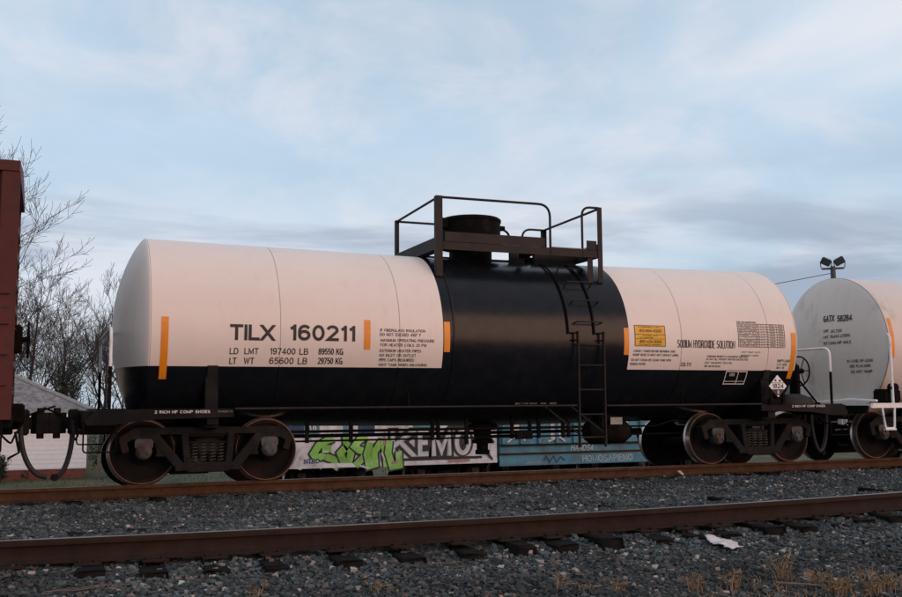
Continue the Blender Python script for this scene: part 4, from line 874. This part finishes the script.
spray('graffiti_highlight', [[(112, 130), (135, 100), (180, 150), (262, 118)], [(30, 360), (70, 250), (110, 190)], [(255, 250), (305, 250)], [(560, 372), (640, 395)], [(745, 270), (770, 330)]], .05, gy-.036, 'gwhite', WC, OW, zg, 1)
spray('graffiti_highlight', [[(75, 390), (90, 330), (160, 318), (235, 345), (250, 385)]], .10, gy-.007, 'gwhite', WC, OW, zg)
mb = MB(); text_into(mb, 'NTRO', 4.60, 5.05, CZ0+.14, CZ0+.28, flat(gy-.026), .03, shear=.1); tag(mb.build('graffiti_tag', 'gblue', WC, False, OW), kind='stuff')
for a in (4.70, 4.85): mb = MB(); text_into(mb, '0', a, a+.11, .30, .52, flat(gy-.012), .03); mb.build('digit', 'gwhite', WC, False, OW)
gx = [7.13, 7.98, 8.42, 9.16, 9.80]
for nm, mt_, dx, dz, b_, yy in (('graffiti_outline', 'gblack', -.03, .05, .15, .006), ('graffiti_fill', 'ggrey', .05, -.02, .03, .012), ('graffiti_highlight', 'gwhite', .08, -.06, -.045, .018)):
    for st, a, b in zip('KEMO', gx, gx[1:]):
        mb = MB(); text_into(mb, st, a+dx, b-dx*1.0, CZ0+.24-dz*.5, .36+dz, flat(gy-yy), b_); mb.build(nm, mt_, WC, False, OW)
spray('graffiti_shadow', [[(7.08, CZ0+.17), (10.1, CZ0+.19)], [(9.9, .22), (10.02, -.1), (10.25, .08), (10.18, .35)], [(10.0, -.28), (10.3, -.42), (10.45, -.6)], [(10.3, .2), (10.5, -.1)]], .075, gy-.02, 'gblack', WC, OW, kind=1)
spray('graffiti_tag', [[(7.0, .30), (6.98, -.1)], [(9.0, CZ0+.09), (9.7, CZ0+.11)], [(7.2, CZ0+.09), (7.4, CZ0+.11)]], .07, gy-.03, 'gpink', WC, OW, kind=1)
for xb in (5.55, 9.2): add_truck(WC, xb, ZR, YC)
BC = empty('blue_gondola', (13.4, YC, ZR)); tag(BC, 'faded blue freight car with white scribbled tags behind the ladder', 'freight car'); OBc = (13.4, YC, ZR)
mb = MB(); mb.box(10.75, 16.2, YB+.05, YC+1.4, -.62, .95); mb.build('body', 'bluecar', BC, False, OBc)
mb = MB(); mb.box(10.70, 16.25, YB-.03, YB+.045, -.82, -.48, bev=.01); mb.build('side_sill', 'bluecar', BC, True, OBc)
mb = MB(); mb.box(10.70, 16.25, YB-.07, YB+.046, -.472, -.425, bev=.006); mb.build('sill_flange', 'rail', BC, True, OBc)
mb = MB(); mb.box(10.70, 16.25, YB-.05, YB+.046, -.20, -.16, bev=.006); mb.build('side_rail', 'rail2', BC, True, OBc)
mb = MB(); mb.box(10.70, 16.25, YB-.06, YB+.2, .955, 1.05, bev=.01); mb.build('top_chord', 'bluecar', BC, True, OBc)
for x in np.arange(10.8, 16.2, .62):
    mb = MB(); mb.box(x, x+.10, YB-.04, YB+.048, -.15, .95, bev=.008); mb.build('side_post', 'bluecar', BC, True, OBc)
for x in (11.2, 12.5, 13.75, 15.0):
    mb = MB(); mb.box(x, x+.34, YB+.02, YB+.048, .0, .5); mb.build('pale_panel', 'whitecar', BC, False, OBc)
mb = MB(); text_into(mb, 'HANDS4', 13.15, 13.95, -.40, -.22, flat(YB-.075), -.01, shear=.25); tag(mb.build('graffiti_tag', 'ggrey', BC, False, OBc), kind='stuff')
mb = MB(); text_into(mb, 'HOMOSAPIENO', 13.60, 15.45, -.76, -.55, flat(YB-.034), -.01, shear=-.12); tag(mb.build('graffiti_tag', 'ggrey', BC, False, OBc), kind='stuff')
mb = MB(); text_into(mb, 'CAPACITY', 11.6, 12.1, -.76, -.71, flat(YB-.034), .0); tag(mb.build('stencil', 'wtext', BC, False, OBc), kind='stuff')
spray('graffiti_tag', [[(12.2, -.68), (12.3, -.55), (12.4, -.74), (12.55, -.55), (12.65, -.74), (12.8, -.58), (12.95, -.7)]], .05, YB-.036, 'gblue', BC, OBc)
spray('graffiti_tag', [[(11.0, -.1), (11.3, .15), (11.6, -.05)], [(12.4, -.1), (12.8, .05), (13.0, -.1)]], .05, YB+.01, 'gwhite', BC, OBc, kind=1)
for xb in (12.0, 15.2): add_truck(BC, xb, ZR, YC)
DC = empty('dark_gondola', (24, YC, ZR)); tag(DC, 'low dark freight car behind the right wheels of the tank car', 'freight car'); ODc = (24., YC, ZR)
mb = MB(); mb.box(17.0, 31, YB+.05, YC+1.4, -.60, .85); mb.build('body', 'darkcar', DC, False, ODc)
mb = MB(); mb.box(16.95, 31.05, YB-.03, YB+.045, -.74, -.35, bev=.01); mb.build('side_sill', 'darkcar', DC, True, ODc)
for x in np.arange(17.1, 31, .9):
    mb = MB(); mb.box(x, x+.12, YB-.02, YB+.048, -.34, .86, bev=.008); mb.build('side_post', 'darkcar', DC, True, ODc)
for xb in (18.8, 29.2): add_truck(DC, xb, ZR, YC)

# ------------------------------------------------------------------ house beyond the tracks
HS = empty('house', (-8, 26, -1.42)); tag(HS, 'low white house with grey hip roof and brick base at left', 'house'); OH = (-8, 26, -1.42)
hx0, hx1, hy0, hy1 = -15, -.80, 22.0, 30.0
mb = MB(); mb.box(hx0, hx1, hy0, hy1, -1.10, .85); mb.build('wall', 'siding', HS, False, OH)
mb = MB(); mb.box(hx0+.03, hx1-.03, hy0+.03, hy1-.03, -1.7, -1.10); mb.build('brick_base', 'brick', HS, False, OH)
for i in range(12):
    z = -1.06+i*.158; mb = MB(); mb.prism([(hy0-.012, z), (hy0-.001, z), (hy0-.001, z+.155), (hy0-.002, z+.155)], hx0, hx1, plane='yz'); mb.build('siding_board', 'siding', HS, False, OH)
e = .45; zr = 3.35; ze = .80; rx0, rx1 = hx0+4.2, hx1-4.9; ry = (hy0+hy1)/2
def roof_mat():
    m = mat('grey_shingles', (.20, .20, .205), .9, var=.3, vscale=1.2, col2=(.13, .12, .115), c2scale=6, c2lo=.45, c2hi=.6, bump=.5, bscale=14); return m
M['shingle'] = roof_mat()
mb = MB(); A, B, C_, D = (hx0-e, hy0-e, ze), (hx1+e, hy0-e, ze), (hx1+e, hy1+e, ze), (hx0-e, hy1+e, ze); P, Q = (rx0, ry, zr), (rx1, ry, zr)
mb.add([A, B, C_, D, P, Q], [(0, 1, 5, 4), (1, 2, 5), (2, 3, 4, 5), (3, 0, 4), (0, 3, 2, 1)]); mb.build('roof', 'shingle', HS, False, OH)
mb = MB(); mb.tube([B, Q], .09, 6); mb.tube([Q, P], .09, 6); mb.build('ridge_cap', 'signgrey', HS, False, OH)
mb = MB(); mb.box(hx0-e, hx1+e, hy0-e-.03, hy0-e-.002, ze-.14, ze+.02); mb.build('fascia', 'siding', HS, False, OH)
mb = MB(); mb.box(-.45, -.33, 21.6, 21.72, -1.5, -.6); o = mb.build('fence_post', 'twig'); tag(o, 'short grey wooden post beside the white house corner', 'post')

# ------------------------------------------------------------------ bare trees
def tree_mesh(seed, H, spread, levels=5, name='bare_tree', forks=2.6, lean=(0, 0), trunk_r=.16, first=.24):
    q = random.Random(seed); tr = MB(); br = MB()
    def limb(p, d, ln, r, lev):
        n = 5 if lev < 3 else 3; pts = [p]; rs = [r]; dd = d.copy(); cur = p.copy()
        for i in range(n):
            dd = (dd+Vector((q.uniform(-1, 1), q.uniform(-1, 1), q.uniform(-.4, .9)))*(.10 if lev == 0 else .20)+Vector((0, 0, .04))).normalized()
            cur = cur+dd*ln/n; pts.append(cur.copy()); rs.append(max(r*(1-.62*(i+1)/n), .007))
        (tr if lev == 0 else br).tube(pts, rs, 8 if lev == 0 else (5 if lev < 3 else 3), cap=False)
        if lev >= levels: return
        k = int(forks+q.random()*1.6)+(6 if lev == 0 else (2 if lev < 2 else 0))
        for i in range(k):
            t = q.uniform(first if lev == 0 else .28, 1.0); j = min(int(t*n), n-1); base = pts[j].lerp(pts[j+1], t*n-j)
            tang = (pts[j+1]-pts[j]).normalized(); perp = Vector((q.gauss(0, 1), q.gauss(0, 1), q.gauss(0, .6))); perp = (perp-tang*perp.dot(tang)).normalized()
            a = rad(q.uniform(22, 58)); nd = (tang*math.cos(a)+perp*math.sin(a)*spread).normalized()
            limb(base, nd, ln*q.uniform(.52, .80)*(1.05-.35*t), max(rs[j]*q.uniform(.45, .62), .008), lev+1)
        limb(pts[-1], (dd+Vector((q.uniform(-.3, .3), q.uniform(-.3, .3), .1))).normalized(), ln*.55, rs[-1]*.95, lev+1)
    limb(Vector((0, 0, -.2)), Vector((lean[0], lean[1], 1)).normalized(), H*.55, trunk_r, 0)
    return tr.mesh('trunk', 'bark', True), br.mesh('crown', 'bark', True)
TV = [tree_mesh(11, 12, 1.0), tree_mesh(23, 11, .85), tree_mesh(37, 10, .7, forks=2.2), tree_mesh(52, 9, 1.15)]
TREES = [ # x, y, variant, scale, rotz, label
 (-5.0, 33, 0, 1.16, .4, 'tallest bare tree, its twigs reaching above the red boxcar roof'),
 (-2.9, 34, 3, 1.0, 2.1, 'wide spreading bare tree just right of the red boxcar'),
 (.35, 37, 2, .86, .9, 'slender upright bare tree beside the white tank end'),
 (1.7, 38, 1, .72, 4.0, 'bare tree half hidden behind the left end of the tank'),
 (-1.2, 46, 1, .85, 1.2, 'small bare tree farther back, left of the slender tree'),
 (-6.2, 48, 2, 1.1, 5.0, 'thin bare tree far back behind the house roof'),
 (-3.8, 44, 3, .9, 3.3, 'low bare tree behind the white house ridge'),
 (4.5, 46, 0, .6, 2.6, 'short bare tree behind the tank car left wheels')]
for x, y, k, s, rz, lab in TREES:
    t = empty('bare_tree', (x, y, ground_h(x, y)), rz); tag(t, lab, 'tree', 'bare winter trees behind the house')
    put(TV[k][0], 'trunk', t, sc=(s, s, s)); put(TV[k][1], 'crown', t, sc=(s, s, s))
def evergreen(name, loc, h, w, n, label, seed):
    q = random.Random(seed); t = empty(name, loc); tag(t, label, 'tree' if h > 2 else 'shrub')
    mb = MB(); mb.tube([(0, 0, -.2), (.05, 0, h*.5), (0, .03, h*.9)], [.09, .06, .015], 6); mb.build('trunk', 'bark', t)
    mb = MB()
    clumps = [(q.gauss(0, .33)*w, q.gauss(0, .3)*w, h*(.12+.82*q.random())) for _ in range(26)]
    for i in range(n):
        cx_, cy_, cz_ = q.choice(clumps); sh = 1-.55*(cz_/h)**2
        p = Vector((cx_*sh+q.gauss(0, .13)*w, cy_*sh+q.gauss(0, .13)*w, max(.05, cz_+q.gauss(0, .07)*h)))
        a = Vector((q.gauss(0, 1), q.gauss(0, 1), q.gauss(.4, 1))).normalized(); b = a.cross(Vector((q.gauss(0, 1), q.gauss(0, 1), q.gauss(0, 1)))).normalized()
        L_ = q.uniform(.07, .17); mb.add([p-b*.022, p+b*.022, p+a*L_], [(0, 1, 2)])
    mb.build('crown', 'needle', t)
    return t
evergreen('cedar_tree', (-1.35, 33.5, -1.42), 4.9, 1.5, 9000, 'dark evergreen cedar rising behind the house roof', 5)
evergreen('evergreen_shrub', (.15, 22.6, -1.44), 1.5, .8, 2600, 'dark evergreen shrub at the right corner of the white house', 6)
evergreen('evergreen_shrub', (-3.6, 21.2, -1.44), .9, .7, 1500, 'low dark shrub in front of the white house wall', 9)
# far wood line
mb = MB(); q = random.Random(99)
for i in range(240):
    x = q.uniform(-45, 140); y = q.uniform(85, 120); h = q.uniform(2.6, 4.6); z = ground_h(x, y)
    mb.tube([(x, y, z), (x+q.uniform(-.3, .3), y, z+h*.6), (x+q.uniform(-.6, .6), y, z+h)], [.12, .08, .02], 4, cap=False)
    for k in range(16):
        zz = z+h*q.uniform(.3, .95); a = q.uniform(0, 6.28); l_ = q.uniform(.6, 1.6); mb.tube([(x, y, zz), (x+math.cos(a)*l_, y+math.sin(a)*l_, zz+l_*.8)], [.03, .01], 3, cap=False)
o = mb.build('far_wood', 'bark'); tag(o, 'distant line of bare winter woodland along the horizon', 'wood', kind='stuff')

# ------------------------------------------------------------------ floodlights and wire
px_, py_ = 41.4, 30.0; gz = ground_h(px_, py_)
FL = empty('floodlight_pole', (px_, py_, gz)); tag(FL, 'tall pole with two floodlights rising behind the right tank car', 'floodlight'); OFl = (px_, py_, gz)
mb = MB(); mb.tube([(px_, py_, gz-.2), (px_, py_, 9.15)], [.22, .15], 10); mb.build('pole', 'lamp', FL, True, OFl)
mb = MB(); mb.box(-.62, .62, -.05, .05, -.04, .04); o = mb.build('cross_arm', 'lamp', FL); o.location = (0, 0, 9.0-gz); o.rotation_euler.z = -.7
for s in (-1, 1):
    a = -.7; bx_ = s*.38; cxx, cyy = bx_*math.cos(a), bx_*math.sin(a)
    mb = MB(); mb.box(-.29, .29, -.12, .12, -.21, .21, bev=.04); h_ = mb.build('lamp_housing', 'lamp', FL, True); h_.location = (cxx, cyy, 9.45-gz); h_.rotation_euler = (rad(20), s*rad(-28), a)
    mb = MB(); mb.box(-.25, .25, -.138, -.121, -.17, .17); mb.build('lamp_glass', 'glass', h_)
    mb = MB(); mb.tube([(-.28, 0, -.38), (-.32, 0, 0), (-.28, 0, .05)], .03, 6); mb.tube([(.28, 0, -.38), (.32, 0, 0), (.28, 0, .05)], .03, 6); mb.tube([(-.28, 0, -.38), (.28, 0, -.38)], .03, 6); b_ = mb.build('lamp_bracket', 'lamp', FL, True); b_.location = (cxx, cyy, 9.43-gz); b_.rotation_euler.z = a
mb = MB(); a = Vector((px_, py_, 8.75)); b = Vector((2, 56, 5.6)); mb.tube([a.lerp(b, i/24)+Vector((0, 0, -1.3*4*(i/24)*(1-i/24))) for i in range(25)], .022, 5)
o = mb.build('overhead_wire', 'lamp'); tag(o, 'thin dark wire running left from the floodlight pole', 'wire')

# ------------------------------------------------------------------ grass, weeds, litter
mb = MB(); q = random.Random(17)
for i in range(15000):
    x = q.uniform(-9, 26); y = 5.0+ (q.random()**1.3)*17
    if 11.9 < y < 15.0 and q.random() < .9: continue
    if not view_x(x, y, 1.15): continue
    z = ground_h(x, y); h = q.uniform(.05, .17); a = q.uniform(0, 6.28); w = .012; dx, dy = math.cos(a)*w, math.sin(a)*w
    mb.add([(x-dx, y-dy, z-.01), (x+dx, y+dy, z-.01), (x+q.gauss(0, .05), y+q.gauss(0, .05), z+h)], [(0, 1, 2)])
o = mb.build('grass', 'grass'); tag(o, 'short dull winter grass below the embankment', 'grass', kind='stuff')
WEEDS = [(2.36, -9.30, .13, 18), (3.2, -9.28, .20, 26), (3.36, -9.5, .14, 18), (1.82, -9.08, .11, 14), (3.30, -9.72, .12, 30), (3.42, -9.66, .12, 32), (3.60, -9.80, .12, 28), (1.42, -8.92, .12, 14), (.1, -8.62, .10, 10), (-.75, -8.4, .10, 14), (2.68, -9.36, .14, 18), (3.8, -9.75, .12, 24), (1.6, -9.0, .09, 9)]
WL = ['straw weed tuft below the white rag', 'tallest straw weed clump, right foreground', 'straw weed tuft just right of the tallest clump', 'thin straw tuft left of the clump below the rag', 'dense low straw tuft in the bottom right foreground', 'dense straw tuft beside the fallen stick at bottom right', 'low straw tuft near the right frame edge', 'sparse straw tuft at bottom centre', 'sparse straw blades at bottom left of centre', 'leftmost sparse straw blades along the bottom edge', 'short straw tuft between the rag and tallest clump', 'rightmost straw tuft, partly beyond the frame', 'tiny straw tuft at the bottom, right of centre']
for (x, y, h, n), lab in zip(WEEDS, WL):
    mb = MB(); z = ground_h(x, y)
    for i in range(n):
        bx_, by_ = q.gauss(0, .032), q.gauss(0, .022); hh = h*q.uniform(.45, 1.1); lx, ly = q.gauss(0, .28)*hh, q.gauss(0, .28)*hh
        mb.tube([(bx_, by_, -.01), (bx_+lx*.4, by_+ly*.4, hh*.6), (bx_+lx, by_+ly, hh)], [.0032, .0028, .0012], 3, cap=False)
        if q.random() < .35:
            for k in range(4): mb.tube([(bx_+lx*.8, by_+ly*.8, hh*.8), (bx_+lx+q.gauss(0, .03), by_+ly+q.gauss(0, .03), hh*q.uniform(.85, 1.1))], .0035, 3, cap=False)
    o = mb.build('dry_weed', 'straw', loc=(x, y, z)); tag(o, lab, 'weed', 'dry weeds in the foreground gravel')
mb = MB()
for i in range(520):
    x = q.uniform(2.2, 4.1); y = q.uniform(-9.95, -9.25)
    if q.random() > .25+.75*(x-2.2)/1.9: continue
    z = ground_h(x, y); hh = q.uniform(.03, .10); lx, ly = q.gauss(0, .5)*hh, q.gauss(0, .4)*hh
    mb.tube([(x, y, z-.01), (x+lx*.4, y+ly*.4, z+hh*.6), (x+lx, y+ly, z+hh)], [.0032, .0026, .0012], 3, cap=False)
o = mb.build('dry_grass', 'straw'); tag(o, 'sparse straw coloured dead grass in the bottom right gravel', 'grass', kind='stuff')
TW = [(-1.95, -7.75, .40, 9, 'tangled dry vine in front of the near rail at left'), (.32, -7.78, .55, 12, 'tangled dry vine in front of the near rail, left of centre'), (1.05, -7.80, .40, 8, 'curling dry vine by the near rail at centre'), (2.15, -7.85, .35, 8, 'few curled dry stems by the near rail, right of centre'), (4.6, -7.85, .35, 7, 'dry stems on the tie ends at right')]
for x, y, w, n, lab in TW:
    mb = MB(); z = ground_h(x, y)
    for i in range(n):
        a = Vector((q.uniform(-w, w), q.uniform(-.12, .12), .0)); d = Vector((q.uniform(-1, 1), q.uniform(-.5, .1), q.uniform(.1, .6))); pts = [a.copy()]; c = a.copy()
        for k in range(9):
            d = (d+Vector((q.uniform(-.5, .5), q.uniform(-.4, .4), -.28+q.uniform(-.2, .2)))).normalized(); c = c+d*.055; c.z = max(c.z, .005); pts.append(c.copy())
        mb.tube(pts, .0032, 3, cap=False)
    o = mb.build('dry_vine', 'twig', loc=(x, y, z)); tag(o, lab, 'vine', 'dry vines along the near rail')
mb = MB(); mb.tube([(3.0, -9.44, ground_h(3, -9.44)+.05), (3.2, -9.56, ground_h(3.2, -9.5)+.05), (3.45, -9.70, ground_h(3.4, -9.7)+.035)], [.009, .008, .005], 6); o = mb.build('stick', 'twig'); tag(o, 'thin bare stick lying on the gravel at bottom right', 'stick')
# white rag
mb = MB(); n = 14; x0, y0 = 3.62, -8.22
for i in range(n+1):
    for j in range(9):
        u, v = i/n, j/8
        X = 3.70-.08*u+.20*(v-.5)*(1-.25*abs(u-.5))+q.uniform(-.008, .008); Y = -7.70-.40*u-.12*v+q.uniform(-.012, .012)
        mb.v.append((X, Y, ground_h(X, Y)+.045+.012*math.sin(u*9+v*5)+q.uniform(0, .014)))
for i in range(n):
    for j in range(8):
        if (i in (0, n-1) and j in (0, 7)): continue
        mb.f.append((i*9+j, i*9+j+1, (i+1)*9+j+1, (i+1)*9+j)); mb.mi.append(0)
o = mb.build('rag', 'rag', smooth=True); sm = o.modifiers.new('thick', 'SOLIDIFY'); sm.thickness = .004; tag(o, 'crumpled white rag lying on the gravel before the near rail', 'rag')
mb = MB(); mb.prism([(0, 0), (.05, -.03), (.12, -.075), (.13, -.05), (.06, .01), (.01, .02)], 0, .02); o = mb.build('paper_scrap', 'rag', loc=(8.15, -.885, -.10)); o.rotation_euler.x = rad(12); tag(o, 'small pale paper scrap against the rail near the right wheels', 'litter')
mb = MB(); mb.box(-.5, .5, -.12, .12, -.03, .03, bev=.01); o = mb.build('concrete_slab', 'conc', loc=(9.7, .15, -.165)); tag(o, 'pale concrete slab lying under the right wheels', 'slab')
